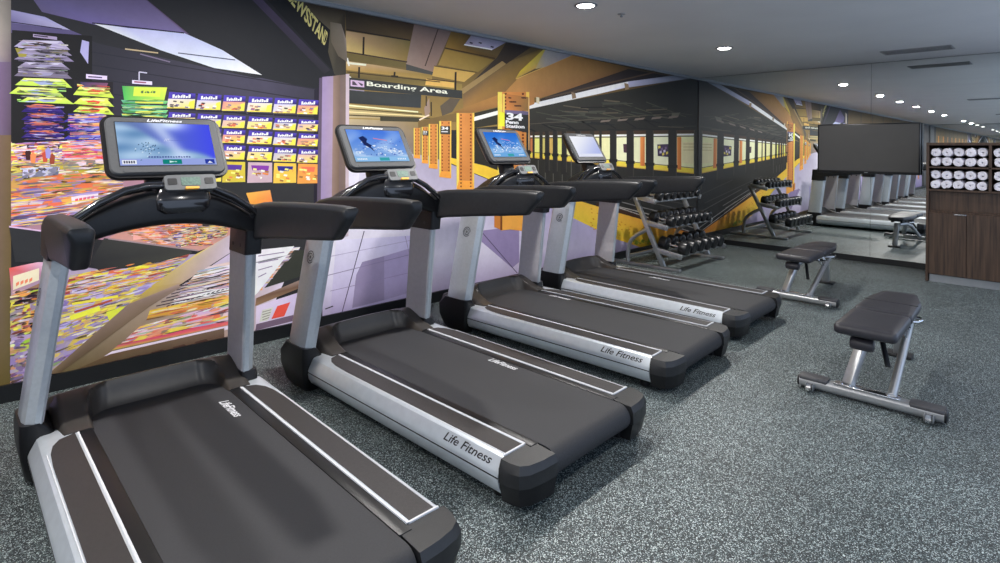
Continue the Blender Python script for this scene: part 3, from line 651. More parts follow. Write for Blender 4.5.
for x0, x1, c in wins:
    mu.P([(x0, topl(x0) - 3.6), (x1, topl(x1) - 3.6), (x1, topl(x1)), (x0, topl(x0))], (74, 58, 46), 6)
    mu.P([(x0, topl(x0)), (x1, topl(x1)), (x1, botl(x1)), (x0, botl(x0))], c, 6)
    mu.P([(x0, topl(x0) + .2), (x1, topl(x1) + .2), (x1, topl(x1) + 1.7), (x0, topl(x0) + 1.7)], (246, 242, 226), 7)
    mu.P([(x0, topl(x0) + 2), (x1, topl(x1) + 2), (x1, topl(x1) + 3), (x0, topl(x0) + 3)], (60, 52, 40), 7)
    mu.P([(x0, botl(x0) - 4.5), (x1, botl(x1) - 4.5), (x1, botl(x1)), (x0, botl(x0))], (222, 196, 70), 7)
    mu.strip((x0, botl(x0) - 5), (x1, botl(x1) - 5), .8, (110, 96, 70), 8); mu.strip((x0, botl(x0) + .3), (x1, botl(x1) + .3), 1, (200, 160, 70), 8)
for x0, x1 in ((640, 644.5), (677, 681)): mu.P([(x0, 137), (x1, 137), (x1, botl(x1) - 2), (x0, botl(x0) - 2)], [(225, 145, 80), (196, 115, 60), (190, 110, 60), (215, 130, 70)], 9)
mu.P([(657, 144.5), (668, 144), (668, 157), (657.5, 156)], (74, 60, 84), 9)
for k in range(7): mu.P([(658 + k * 1.3, 146 + (k * 5 % 8)), (660 + k * 1.3, 145.6 + (k * 5 % 8)), (660.4 + k * 1.2, 148 + (k * 5 % 8)), (658 + k * 1.3, 148.6 + (k * 5 % 8))], [(205, 190, 90), (190, 180, 200), (120, 100, 130)][k % 3], 10)
mu.P([(623, 144), (627.2, 144), (627.2, 153), (623.4, 152.4)], (84, 60, 70), 9); mu.P([(649.5, 139), (652.8, 139), (652.8, 147), (650, 147)], (60, 56, 40), 9)
mu.P([(682, 142), (696, 142), (696, 164), (682, 163)], (222, 206, 164), 9)
for k in range(3): mu.strip((683, 144 + 3 * k), (695, 144 + 3 * k), .8, (190, 176, 120), 10)
for x in (528, 547, 555, 564, 578, 613, 630, 649.5, 672.3):     # near columns of the track
    w = 2.0 + (x - 528) * .016
    mu.P([(x - w, 131), (x + w, 131), (x + w, botl(x) + 14), (x - w, botl(x) + 14)], (46, 44, 42), 9)
    mu.P([(x + w - .9, 131), (x + w, 131), (x + w, botl(x) + 12), (x + w - .9, botl(x) + 12)], (70, 66, 60), 10)
    mu.P([(x - w - .8, botl(x) - 6), (x + w + .8, botl(x) - 6), (x + w + .8, botl(x) - 3), (x - w - .8, botl(x) - 3)], (36, 34, 32), 11)
mu.P([(693.5, 130), (697.9, 130), (697.9, 192), (693.5, 190)], (44, 43, 41), 12); mu.P([(693.5, 130), (694.6, 130), (694.6, 190), (693.5, 190)], (78, 74, 66), 13)
rn3 = random.Random(8)
for k in range(46):          # ribs and pipes of the tunnel roof
    x = rn3.uniform(534, 672); y0 = 108 - (x - 534) * .19; y = rn3.uniform(y0 + 3, 130); L = rn3.uniform(12, 34)
    mu.strip((x, y), (min(696, x + L), y + rn3.uniform(-1, 4)), rn3.uniform(.5, 1.5), rn3.choice([(76, 76, 66), (30, 31, 31), (62, 64, 58), (92, 84, 70), (38, 40, 40)]), 5)
for x in (538, 545, 553, 562, 571): mu.strip((x, 160), (x, 186), .8, (92, 90, 84), 8)
for a, b, c in (((598, 196), (668, 214), (120, 118, 116)), ((612, 205), (664, 218), (150, 146, 140)), ((640, 200), (695, 213), (90, 88, 86)), ((600, 188), (690, 205), (70, 68, 66)), ((650, 214), (697, 229), (140, 136, 132)), ((560, 190), (690, 232), (62, 56, 54)), ((655, 186), (697, 196), (66, 64, 62))):
    mu.strip(a, b, 1.0, c, 6)
mu.P([(596, 203), (618, 208.5), (697, 236), (697, 240), (617, 212.5), (596, 206)], (70, 48, 34), 7)
mu.strip((618, 207.5), (697, 234), .7, (176, 166, 160), 8)
# yellow tactile strip
mu.P([(450, 157.5), (486, 166), (576, 200), (617, 212), (697, 240), (697, 244), (651, 250), (640, 247.5), (617, 239.5), (572, 217.5), (486, 178), (450, 163)],
     [(236, 186, 56), (238, 184, 56), (240, 176, 54), (238, 168, 62), (200, 116, 50), (190, 140, 40), (186, 156, 40), (214, 168, 45), (238, 178, 52), (245, 186, 56), (240, 188, 56), (232, 182, 56)], 5)
rn2 = random.Random(5)
for k in range(60):
    t = rn2.random(); x = 590 + t * 85; y = 205 + t * 32 + rn2.uniform(2, 24 - t * 12)
    mu.P([(x, y), (x + 1.6, y + .5), (x + 1.2, y + 1.3), (x - .2, y + .9)], (196, 130, 40), 6)
for k in range(8):
    x = 632 + k * 3.2; mu.P([(x, 238 + (k * 7 % 5)), (x + 3, 239 + (k * 7 % 5)), (x + 2, 242 + (k * 3 % 4)), (x - 1, 241 + (k * 3 % 4))], (130, 140, 40), 6)
# orange columns
def column(x0, x1, y0, y1, lay, c=(190, 124, 62), base=None):
    w = x1 - x0
    mu.P([(x0, y0), (x1, y0), (x1, y1 + w * .12), (x0, y1)], [(206, 138, 70), c, c, (200, 130, 62)], lay)
    mu.P([(x0, y0), (x0 + w * .14, y0), (x0 + w * .14, y1), (x0, y1)], (244, 196, 84), lay + 1)
    mu.P([(x1 - w * .10, y0), (x1, y0), (x1, y1 + w * .1), (x1 - w * .1, y1 + w * .1)], (236, 180, 76), lay + 1)
    n = int((y1 - y0) / 3.4)
    for k in range(n):
        yy = y0 + 2 + k * 3.4
        for fx in (.25, .80):
            xx = x0 + w * fx; d = .35 + w * .022
            mu.P([(xx - d, yy - d), (xx + d, yy - d), (xx + d, yy + d), (xx - d, yy + d)], (110, 56, 26), lay + 2)
    mu.P([(x0 + w * .14, y1 - w * .5), (x1 - w * .1, y1 - w * .45), (x1, y1 + w * .12), (x0, y1)], base or (236, 150, 60), lay + 2)
column(413.5, 420, 128, 158, 8); column(421.5, 428, 127, 163, 8); column(428.5, 437.5, 124, 168, 8); column(439, 451, 121, 177, 8)
column(456.3, 474, 113, 189, 8); column(497.5, 529, 92, 228, 8)
mu.P([(494, 214), (501, 216), (501, 230), (494, 227)], (190, 120, 50), 12); mu.P([(501, 216), (529, 212), (529, 227), (501, 230.5)], (232, 156, 66), 12); mu.P([(500, 216), (502, 216), (502, 230), (500, 230)], (120, 70, 30), 13)
mu.P([(506, 94), (528, 97), (528, 111), (506, 110)], [(190, 120, 62), (150, 112, 60), (130, 104, 60), (205, 130, 66)], 12)
for k in range(9): mu.P([(508 + (k * 5 % 17), 97 + (k * 4 % 12)), (511 + (k * 5 % 17), 97.4 + (k * 4 % 12)), (511 + (k * 5 % 17), 98.8 + (k * 4 % 12)), (508 + (k * 5 % 17), 98.4 + (k * 4 % 12))], (84, 50, 34), 13)
mu.P([(529, 96), (534, 97), (534, 104), (529, 106)], (170, 120, 66), 12); mu.P([(536, 97), (539, 97.6), (539, 104), (536, 103)], (200, 190, 160), 12)
mu.strip((503.5, 94), (503.5, 112), 2, (245, 190, 90), 13); mu.strip((528.6, 98), (528.6, 150), 1.0, (205, 165, 110), 14)
mu.P([(499, 112), (504.3, 112.5), (504.3, 126.5), (499, 126)], (236, 232, 50), 13)
mu.P([(504.6, 110), (528.2, 111.4), (528.2, 133), (504.6, 127)], [(120, 106, 140), (104, 96, 124), (52, 54, 50), (44, 44, 44)], 13)
mu.P([(504.6, 113.5), (528.2, 115), (528.2, 133), (504.6, 128)], (50, 51, 50), 14)
mu.text('34', (506, 119.6), (522.5, 121), (522.5, 113.6), (506.2, 112.6), (240, 240, 246), 15, .04)
mu.text('Penn', (505.3, 123.6), (518.2, 124.2), (518.2, 120.8), (505.3, 120), (236, 236, 240), 15, .04)
mu.text('Station', (505.3, 127.6), (524.2, 128.6), (524.2, 125), (505.3, 124.2), (236, 236, 240), 15, .04)
for x0, y0, w in ((440, 126, 10), (422, 130.5, 6)):
    mu.P([(x0, y0), (x0 + w, y0 + .3), (x0 + w, y0 + w * .85), (x0, y0 + w * .8)], (66, 66, 62), 12)
    mu.text('34', (x0 + w * .12, y0 + w * .38), (x0 + w * .8, y0 + w * .4), (x0 + w * .8, y0 + w * .08), (x0 + w * .12, y0 + w * .06), (225, 225, 230), 13, .04)
    mu.strip((x0 + w * .1, y0 + w * .56), (x0 + w * .75, y0 + w * .58), w * .1, (205, 205, 210), 13)
# newsstand post
mu.P([(319, 78), (349, 74), (348, 236), (316, 240)], [(92, 78, 102), (128, 110, 96), (126, 106, 92), (100, 88, 108)], 12)
mu.P([(322, 77), (333, 76), (331, 238), (320, 239)], [(150, 132, 168), (158, 138, 160), (160, 142, 166), (150, 134, 172)], 13)
mu.P([(333, 76), (340, 75), (338, 237), (331, 238)], [(146, 122, 108), (120, 100, 88), (118, 98, 84), (142, 120, 112)], 13)
mu.P([(345.5, 74), (349, 74), (348, 236), (345, 236)], (186, 170, 178), 14)
mural = mu.build('wall_mural')
tag(mural, 'long printed photo mural of a newsstand and subway platform covering the left wall', 'mural')

# ------------------------------------------------------------------ treadmill
def frame_T(o, ux, uy):
    ux, uy = Vector(ux).normalized(), Vector(uy).normalized(); n = ux.cross(uy); o = Vector(o)
    return Matrix(((ux.x, uy.x, n.x, o.x), (ux.y, uy.y, n.y, o.y), (ux.z, uy.z, n.z, o.z), (0, 0, 0, 1)))
def sm(a, b, t):
    t = min(1, max(0, (t - a) / (b - a))); return t * t * (3 - 2 * t)
DU = Vector((-.536, 0, .844)).normalized()
DT = frame_T((.885, .032, 1.442), (0, 1, 0), DU)
DN = Vector((0, 1, 0)).cross(DU)
SW, SH = .420, .244                        # lit area of the display

def screen_mesh(kind):
    """the lit picture of one console"""
    nx, ny = 36, 22
    rnd = random.Random(kind + 20)
    ridge = [sum(math.sin(k * f + p) * a for f, p, a in ((.35, kind, .08), (.9, kind * 2, .05), (2.3, 1, .03))) for k in range(nx + 1)]
    def colr(u, v):
        if kind in (0, 4, 5):              # snow slope under a deep blue sky
            sky = (70 + 40 * (1 - u), 80 + 55 * (1 - u), 190 + 45 * u - 20 * (1 - u))
            glow = math.exp(-((u - .56) ** 2 + (v - .98) ** 2) / .03)
            c = [min(255, k + glow * g) for k, g in zip(sky, (140, 140, 70))]
            m = sm(.0, .22, (1.06 - 1.05 * u + .08 * math.sin(9 * u)) - v)
            cloud = .5 + .5 * math.sin(7 * u + 5 * v) * math.cos(11 * v - 6 * u)
            rock = (105 + 70 * cloud, 145 + 60 * cloud, 190 + 45 * cloud)
            c = [a * (1 - m) + b * m for a, b in zip(c, rock)]
            s = math.exp(-((u - .52 + .25 * (v - .5)) ** 2) / .006) * .7
            return [a * (1 - s) + b * s for a, b in zip(c, (205, 220, 250))]
        if kind == 1:
            base = (70 + 60 * (1 - v), 120 + 50 * (1 - v), 225)
            w = max(0, math.sin(8 * u + 3 * v + 2 * math.sin(5 * v))) * (1 - v * .6)
            return [a * (1 - w * .6) + b * w * .6 for a, b in zip(base, (215, 235, 255))]
        if kind == 2:
            base = (40 + 50 * (1 - v), 110 + 40 * (1 - v), 215)
            w = max(0, math.sin(10 * u - 4 * v)) * (1 - v) + .8 * math.exp(-((v - .12) ** 2) / .02)
            w = min(1, w)
            return [a * (1 - w * .6) + b * w * .6 for a, b in zip(base, (190, 220, 250))]
        w = sm(.2, 1.2, u * .7 + (1 - v) * .5)  # glare of the ceiling lights put into the pale picture colours
        return [a * (1 - w) + b * w for a, b in zip((238, 240, 248), (176, 186, 236))]
    v, f, c = [], [], []
    def quad(x0, x1, y0, y1, cols, lift):
        i = len(v)
        for x, y in ((x0, y0), (x1, y0), (x1, y1), (x0, y1)):
            v.append(DT @ Vector(((x - .5) * SW, (y - .5) * SH + .006, .0285 + lift)))
        f.append([i, i + 1, i + 2, i + 3]); c.append(cols)
    bar = .15
    for i in range(nx):
        for j in range(ny):
            q = [(i / nx, j / ny), ((i + 1) / nx, j / ny), ((i + 1) / nx, (j + 1) / ny), (i / nx, (j + 1) / ny)]
            quad(i / nx, (i + 1) / nx, bar + (1 - bar) * j / ny, bar + (1 - bar) * (j + 1) / ny, [rgb(*colr(*k)) for k in q], 0)
    def poly(pts, col, lift):
        i = len(v)
        for x, y in pts: v.append(DT @ Vector(((x - .5) * SW, (y - .5) * SH + .006, .0285 + lift)))
        f.append(list(range(i, i + len(pts)))); c.append([rgb(*col)] * len(pts))
    barc = {0: (150, 165, 225), 1: (140, 190, 235), 2: (110, 170, 225), 3: (225, 228, 245)}.get(kind, (150, 165, 225))
    quad(0, 1, 0, bar, [rgb(*barc)] * 4, 0)
    if kind in (0, 4, 5):
        poly([(.02, .025), (.16, .025), (.16, .12), (.02, .12)], (232, 236, 245), .0004)
        for k in range(5): poly([(.035 + k * .023, .045), (.05 + k * .023, .045), (.05 + k * .023, .1), (.035 + k * .023, .1)], (60, 60, 90), .0007)
        poly([(.42, .02), (.62, .02), (.62, .13), (.42, .13)], (20, 130, 120), .0004)
        poly([(.49, .05), (.55, .075), (.49, .1)], (210, 240, 235), .0007); poly([(.55, .06), (.57, .075), (.55, .09)], (210, 240, 235), .0007)
        poly([(.875, .02), (.98, .02), (.98, .13), (.875, .13)], (40, 60, 160), .0004)
        poly([(.90, .04), (.925, .09), (.945, .06), (.96, .04)], (230, 235, 250), .0007)
        for k in range(16):
            x = .28 + k * .028; poly([(x, .17), (x + .02, .17), (x + .02, .19 + .02 * rnd.random()), (x, .2)], (70, 80, 150), .0005)
        for k in range(40):
            x, y = rnd.gauss(.27, .06), rnd.gauss(.38, .09)
            poly([(x, y), (x + .02, y + .01), (x + .012, y + .035)], rnd.choice([(60, 90, 130), (205, 225, 240), (90, 130, 165)]), .0004 + k * 4e-6)
        for k in range(10): poly([(.47 + k * .006, .56 + .02 * (k % 3)), (.475 + k * .006, .56 + .02 * (k % 3)), (.478 + k * .006, .6 + .02 * (k % 3))], (225, 230, 250), .0004)
        poly([(.5, .585), (.72, .575), (.72, .58), (.5, .592)], (90, 100, 190), .0004)
    if kind in (1, 2):
        def squig(cx, cy, s, n, col, lift):
            for k in range(n):
                a = k * .55; r_ = s * (1 - k / (n * 1.6)); x, y = cx + r_ * math.cos(a), cy + r_ * 1.5 * math.sin(a)
                a2 = (k + 1) * .55; r2 = s * (1 - (k + 1) / (n * 1.6)); x2, y2 = cx + r2 * math.cos(a2), cy + r2 * 1.5 * math.sin(a2)
                poly([(x, y), (x2, y2), (x2 * .9 + cx * .1 + .01, y2 * .9 + cy * .1 + .015), (x * .9 + cx * .1 + .01, y * .9 + cy * .1 + .015)], col, lift)
        squig(.25, .68, .085, 9, (30, 40, 80), .0005)
        poly([(.22, .62), (.30, .5), (.36, .36), (.40, .30), (.37, .42), (.31, .55), (.27, .66)], (34, 44, 88), .0006)
        for k in range(7): squig(.40 + .065 * k, .36 + .05 * math.sin(k), .036, 6, (232, 240, 250), .0007 + k * 1e-5)
        for k in range(7): squig(.44 + .055 * k, .56 + .03 * math.sin(k * 2), .03, 5, (90, 110, 205) if kind == 1 else (205, 225, 250), .0008 + k * 1e-5)
        for k in range(90):
            x, y = rnd.uniform(.05, .95), min(.85, max(.2, rnd.gauss(.36, .12))); w = rnd.uniform(.01, .035); h_ = rnd.uniform(.008, .03)
            poly([(x - w, y), (x, y - h_), (x + w, y + h_ * .4), (x, y + h_)], rnd.choice([(235, 243, 252), (200, 222, 246), (60, 96, 190), (120, 160, 225)]), .00045 + k * 1e-6)
        poly([(.18, .74), (.27, .80), (.33, .70), (.30, .60), (.38, .50), (.33, .42), (.24, .52), (.22, .62)], (30, 42, 92), .0006)
        poly([(.45, .72), (.7, .66), (.7, .68), (.45, .745)], (225, 130, 150), .0004)
        poly([(.44, .02), (.62, .02), (.62, .12), (.44, .12)], (60, 160, 170), .0004)
        for k in range(6): poly([(.04 + .03 * k, .05), (.06 + .03 * k, .05), (.06 + .03 * k, .1), (.04 + .03 * k, .1)], (230, 240, 250), .0004)
        for k in range(5): poly([(.78 + .035 * k, .05), (.80 + .035 * k, .05), (.80 + .035 * k, .1), (.78 + .035 * k, .1)], (230, 240, 250), .0004)
    me = bpy.data.meshes.new('screen'); me.from_pydata(v, [], f)
    ca = me.color_attributes.new('Col', 'FLOAT_COLOR', 'CORNER'); k = 0
    for cols in c:
        for q in cols: ca.data[k].color = (*q, 1); k += 1
    me.materials.append(M['screen'])
    return me

def make_treadmill():
    t = empty('treadmill', (0, 0, 0))
    # base tray, levelling feet, rear roller brackets
    b = MB(); b.box(.64, 2.54, -.395, .395, .035, .135, .008); b.box(.9, 2.56, -.337, -.288, .13, .2095, .002); b.box(.9, 2.56, .288, .337, .13, .2095, .002)
    for s in (-1, 1):
        b.box(2.50, 2.60, s * .33 - .05, s * .33 + .05, .03, .10, .01)
        b.cyl((2.45, s * .40, 0), .03, .05, n=16); b.cyl((.76, s * .34, 0), .035, .05, n=16)
    b.build('base_frame', M['black'], t)
    # belt round its rollers
    prof = []
    for x in (.80, 1.2, 1.8, 2.4, 2.6): prof.append((x, .2065))
    for k in range(1, 10): a = R(90 - 20 * k); prof.append((2.60 + .062 * math.cos(a), .1445 + .062 * math.sin(a)))
    for x in (2.4, 1.6, .8): prof.append((x, .0825))
    m_ = MB(); m_.prism(prof, 'y', -.287, .287)
    belt = m_.build('belt', M['belt'], t, 40)
    text_obj('belt_lettering', 'LifeFitness', (1.15, .20, .2066), (1, 0, 0), (.25, 1, 0), .21, .045, M['white'], belt, .02)
    # side rails
    sec = [(.336, .15), (.336, .210), (.345, .212), (.45, .212), (.463, .210), (.475, .203), (.497, .158), (.503, .140), (.503, .120), (.497, .09), (.477, .058), (.445, .042), (.38, .042), (.38, .15)]
    for s in (-1, 1):
        m_ = MB()
        def ring(x, k, dz=0): return [(x, s * (.40 + (y - .40) * k), .125 + (z - .125) * k + dz) for y, z in sec]
        m_.loft([ring(.92, .72), ring(.935, .9), ring(.965, 1), ring(1.7, 1), ring(2.53, 1)])
        r_ = m_.build('side_rail', M['silver_rail'], t, 30)
        m_ = MB(); m_.box(.97, 2.53, s * .5015 - .0025, s * .5015 + .0025, .127, .1325); m_.build('rail_groove', M['ink'], r_, 0)
        # dark foot rail let into the top, rounded at its front outer corner
        pts = [(1.055, s * .352), (2.525, s * .352), (2.525, s * .452), (1.32, s * .455), (1.20, s * .450), (1.13, s * .436), (1.08, s * .408)]
        m_ = MB(); m_.prism(pts, 'z', .205, .2136); m_.build('foot_rail', M['insert'], r_, 30)
        w = MB()
        w.prism([(1.03, s * .337), (2.53, s * .337), (2.53, s * .345), (1.05, s * .345)], 'z', .205, .2138)
        w.prism([(2.525, s * .345), (2.533, s * .345), (2.533, s * .468), (2.525, s * .468)], 'z', .205, .2138)
        w.prism([(1.2, s * .460), (2.53, s * .456), (2.53, s * .460), (1.2, s * .4635)], 'z', .205, .2134)
        w.build('edge_stripe', M['white'], r_, 0)
        # end cap
        m_ = MB()
        out = [(2.53, s * .296), (2.535, s * .505), (2.585, s * .502), (2.63, s * .488), (2.655, s * .45), (2.668, s * .38), (2.672, s * .296)]
        lo = [(2.53 + (x - 2.53) * .86, s * .30 + (y - s * .30) * .88) for x, y in out]
        m_.loft([[(x, y, .118) for x, y in out], [(x, y, .172) for x, y in out], [(2.53 + (x - 2.53) * .9, s * .296 + (y - s * .296) * .93, .208 - (x - 2.53) * .05) for x, y in out]])
        c_ = m_.build('end_cap', M['cap'], t, 25)
        m_ = MB(); m_.loft([[(x, y, .035) for x, y in lo], [(2.53 + (x - 2.53) * .93, s * .30 + (y - s * .30) * .95, .09) for x, y in out], [(2.53 + (x - 2.53) * .97, s * .30 + (y - s * .30) * .98, .117) for x, y in out]]); m_.build('lower_cap', M['black'], c_, 25)
        if s == -1:
            text_obj('rail_lettering', 'Life Fitness', (2.185, -.4945, .163), (1, 0, 0), (0, .022, .045), .295, .036, M['ink'], r_, .012, .35)
        # boot, upright
        m_ = MB()
        def bs(x0, x1, y0, y1, z): return [(x, s * y, z) for x, y in rrect(x1 - x0, y1 - y0, .03, 4, (x0 + x1) / 2, (y0 + y1) / 2)]
        yb = .455 if s < 0 else .375
        if s < 0: m_.loft([bs(.74, .95, .40, yb + .035, 0), bs(.71, .97, .40, yb + .055, .03), bs(.665, .985, .40, yb + .072, .12), bs(.665, .99, .40, yb + .076, .20), bs(.738, .992, yb - .006, yb + .076, .268)])
        else: m_.loft([bs(.72, .98, .365, .45, 0), bs(.70, 1.0, .365, .46, .05), bs(.72, 1.0, yb - .008, .455, .22), bs(.742, .992, yb - .006, .452, .262)])
        m_.build('upright_boot', M['black'], t, 40)
        m_ = MB()
        def us(x0, yi, z):
            x1 = x0 + .235
            return [(x0, s * yi, z), (x1 - .004, s * yi, z), (x1, s * (yi + .006), z), (x1, s * (yi + .028), z), (x1 - .025, s * (yi + .058), z), (x1 - .06, s * (yi + .068), z), (x0 + .06, s * (yi + .070), z), (x0 + .02, s * (yi + .062), z), (x0, s * (yi + .045), z)]
        YI = (lambda k: .457 - .083 * k) if s < 0 else (lambda k: .377 - .015 * k)
        ZU = (lambda k: .240 + .73 * k) if s < 0 else (lambda k: .24 + .73 * k)
        m_.loft([us(.75 + .08 * k, YI(k), ZU(k)) for k in (0, .25, .5, .75, 1)])
        u_ = m_.build('upright', M['silver'], t, 25)
        def ip(k, dx, d): return (.75 + .08 * k + dx, s * (YI(k) - d), ZU(k))
        m_ = MB(); m_.loft([[ip(k, .006, .004), ip(k, .224, .004), ip(k, .224, -.002), ip(k, .006, -.002)] for k in (.0, .99)]); m_.build('inner_panel', M['plate'], u_, 0)
        for dx in (.06, .16):
            p_ = ip(.95, dx, .004); m_ = MB(); m_.cyl((p_[0], p_[1] - (.006 if s > 0 else 0), p_[2]), .011, .006, 'y', 14); m_.build('bolt', M['ink'], u_, 30)
        if s == -1:      # round mark on the outer face
            k = .76; cx, cy, cz = .75 + .08 * k + .12, -(YI(k) + .0702), ZU(k)
            g = MB(); up = Vector((.116, .121, 1)).normalized()
            def q(a, r): return Vector((cx, cy - .0012, cz)) + Vector((1, 0, 0)) * (r * math.cos(a)) + up * (r * math.sin(a))
            n = 28
            def arc(a0, a1, r0, r1, dr=.005):
                for j in range(n):
                    aa, ab = a0 + (a1 - a0) * j / n, a0 + (a1 - a0) * (j + 1) / n; ra, rb = r0 + (r1 - r0) * j / n, r0 + (r1 - r0) * (j + 1) / n
                    g._face([g.bm.verts.new(z_) for z_ in (q(aa, ra), q(ab, rb), q(ab, rb + dr), q(aa, ra + dr))])
            arc(0, 5.6, .034, .034); arc(.4, 3.3, .018, .024); arc(3.5, 6.4, .018, .024); arc(0, 6.28, .003, .003, .006)
            g.build('emblem', M['ink'], u_, 0)
        # hub and padded hand rail
        m_ = MB(); m_.loft([[(x + dx, s * y, z) for x, y in rrect(.25, .088, .02, 4, .945, .408 if s < 0 else .398)] for z, dx in ((.89 if s > 0 else .965, -.005), (.985, .005), (1.06, .01), (1.10, .015))])
        m_.build('hub', M['black'], t, 40)
        m_ = MB(); secs = []
        for x, zb, zt, yc, w in ((.86, .955, 1.06, .41, .06), (.90, .945, 1.10, .414, .072), (1.0, .955, 1.142, .42, .078), (1.15, .980, 1.168, .428, .080), (1.4, 1.008, 1.184, .439, .080), (1.7, 1.036, 1.197, .45, .080), (1.835, 1.050, 1.201, .456, .080), (1.855, 1.054, 1.201, .456, .079), (1.925, 1.125, 1.200, .458, .076), (1.942, 1.145, 1.196, .459, .068), (1.948, 1.158, 1.185, .459, .05)):
            h_ = zt - zb; pts = []
            for y, z in rrect(w, h_, min(.022, h_ * .3, w * .3), 4):
                k = (z / h_ + .5); pts.append((x, s * (yc + .010 * (k - .5) + y * (.72 + .28 * sm(.0, .8, k))), (zb + zt) / 2 + z))
            secs.append(pts)
        m_.loft(secs); m_.build('handrail', M['arm'], t, 40)
    # motor hood
    nx, ny = 64, 84; x0, x1 = .58, 1.055; yw = .412
    def hz(x, y):
        ay = abs(y); m1 = sm(.268, .292, ay)
        top = .322 - .018 * (ay / yw) ** 2 - max(0, .79 - x) * .36
        ed = .805 + (.07 * max(0, (ay - .19) / .09) ** 2 if ay > .19 else 0)
        t = min(1, max(0, (x - ed) / .085)); zc = top - (top - .190) * (1 - (1 - t) ** 1.8)
        zs = top - (top - .2135) * sm(.76, 1.09, x)
        z = zc * (1 - m1) + zs * m1
        return z - .04 * sm(.385, .412, ay)
    m_ = MB(); G = [[m_.bm.verts.new((x0 + (x1 - x0) * i / nx, -yw + 2 * yw * j / ny, hz(x0 + (x1 - x0) * i / nx, -yw + 2 * yw * j / ny))) for j in range(ny + 1)] for i in range(nx + 1)]
    for i in range(nx):
        for j in range(ny): m_._face([G[i][j], G[i + 1][j], G[i + 1][j + 1], G[i][j + 1]])
    edge = [G[i][0] for i in range(nx + 1)] + [G[nx][j] for j in range(1, ny + 1)] + [G[i][ny] for i in range(nx - 1, -1, -1)] + [G[0][j] for j in range(ny - 1, 0, -1)]
    low = [m_.bm.verts.new((v.co.x, v.co.y, .03 if v.co.x < 1.0 else .13)) for v in edge]
    for i in range(len(edge)):
        j = (i + 1) % len(edge); m_._face([edge[i], edge[j], low[j], low[i]])
    m_.build('motor_cover', M['hood'], t, 50)
    # console: arched cross bar, grip bars, pod
    m_ = MB(); secs = []
    for k in range(-10, 11):
        y = k / 10 * .425; zb = 1.082 - .55 * y * y; zt = 1.242 - .95 * y * y; xc = 1.0 - .02 * (k / 10) ** 2; w = .20
        secs.append([(xc + px, y, (zb + zt) / 2 + pz) for px, pz in rrect(w, zt - zb, .03, 4)])
    m_.loft(secs); cb = m_.build('console_bar', M['black'], t, 40)
    m_ = MB(); m_.loft([[(x, y, z) for y, x in rrect(w, d, .04, 4, .055, xc)] for z, w, d, xc in ((1.135, .18, .12, 1.06), (1.155, .23, .14, 1.055), (1.20, .25, .15, 1.045), (1.25, .23, .14, 1.035), (1.265, .20, .12, 1.03))])
    m_.build('console_tray', M['gloss'], cb, 40)
    for xo, r_, dz in ((1.10, .017, 0), (1.03, .013, -.018)):
        path = [(xo - .01, -.43, 1.085)]
        for y, z in ((-.40, 1.112), (-.36, 1.142), (-.28, 1.20), (-.18, 1.25), (-.09, 1.268), (0, 1.266), (.09, 1.268), (.18, 1.25), (.28, 1.20), (.36, 1.142), (.40, 1.112)): path.append((xo - .02 * (1 - abs(y) / .4), y, z + dz))
        path.append((xo - .01, .43, 1.085))
        m_ = MB(); m_.tube(path, r_, 12); m_.build('grip_bar', M['gloss'], cb, 60)
    PT = frame_T((1.085, .085, 1.272), (0, 1, 0), (-.5, 0, .866)); 
    m_ = MB(); m_.prism(rrect(.225, .078, .016, 4), 'z', -.02, .018, 0, 0); bmesh.ops.transform(m_.bm, matrix=PT, verts=m_.bm.verts[:])
    pod = m_.build('control_pod', M['pod'], t, 30)
    m_ = MB(); m_.prism(rrect(.085, .044, .006, 3, -.0, .004), 'z', .015, .0195); bmesh.ops.transform(m_.bm, matrix=PT, verts=m_.bm.verts[:]); m_.build('pod_display', M['podlit'], pod, 30)
    for cx in (-.08, .08):
        m_ = MB(); m_.prism(rrect(.04, .034, .006, 3, cx, .004), 'z', .015, .0195); bmesh.ops.transform(m_.bm, matrix=PT, verts=m_.bm.verts[:]); m_.build('pod_key', M['cap'], pod, 30)
    m_ = MB(); m_.prism(rrect(.06, .012, .005, 3, 0, -.034), 'z', .012, .028); bmesh.ops.transform(m_.bm, matrix=PT, verts=m_.bm.verts[:]); m_.build('stop_key', M['orange'], pod, 30)
    # display: rear shell, bezel, lit screen, neck
    m_ = MB()
    for z, w, h_, rr in ((-.050, .40, .22, .05), (-.035, .50, .30, .06), (-.008, .552, .352, .055), (.006, .558, .358, .055), (.012, .552, .352, .05)):
        pass
    m_.loft([[(x, y, z) for x, y in rrect(w, h_, rr, 6)] for z, w, h_, rr in ((-.055, .38, .20, .05), (-.040, .48, .30, .06), (-.010, .533, .352, .055), (.008, .537, .356, .055), (.014, .530, .350, .05))])
    bmesh.ops.transform(m_.bm, matrix=DT, verts=m_.bm.verts[:]); dsp = m_.build('display', M['black'], t, 40)
    m_ = MB(); m_.loft([[(x, y, z) for x, y in rrect(w, h_, rr, 6)] for z, w, h_, rr in ((.008, .505, .325, .040), (.022, .500, .320, .038), (.026, .492, .311, .034))])
    bmesh.ops.transform(m_.bm, matrix=DT, verts=m_.bm.verts[:]); bz = m_.build('bezel', M['bezel'], dsp, 40)
    m_ = MB(); m_.box(-SW / 2 - .004, SW / 2 + .004, -SH / 2 + .002, SH / 2 + .010, .02, .0275); bmesh.ops.transform(m_.bm, matrix=DT, verts=m_.bm.verts[:]); m_.build('screen_border', M['ink'], bz, 0)
    m_ = MB(); m_.prism(rrect(.40, .022, .008, 4, 0, -.142), 'z', .018, .0285); bmesh.ops.transform(m_.bm, matrix=DT, verts=m_.bm.verts[:]); m_.build('bezel_lip', M['bezel'], bz, 30)
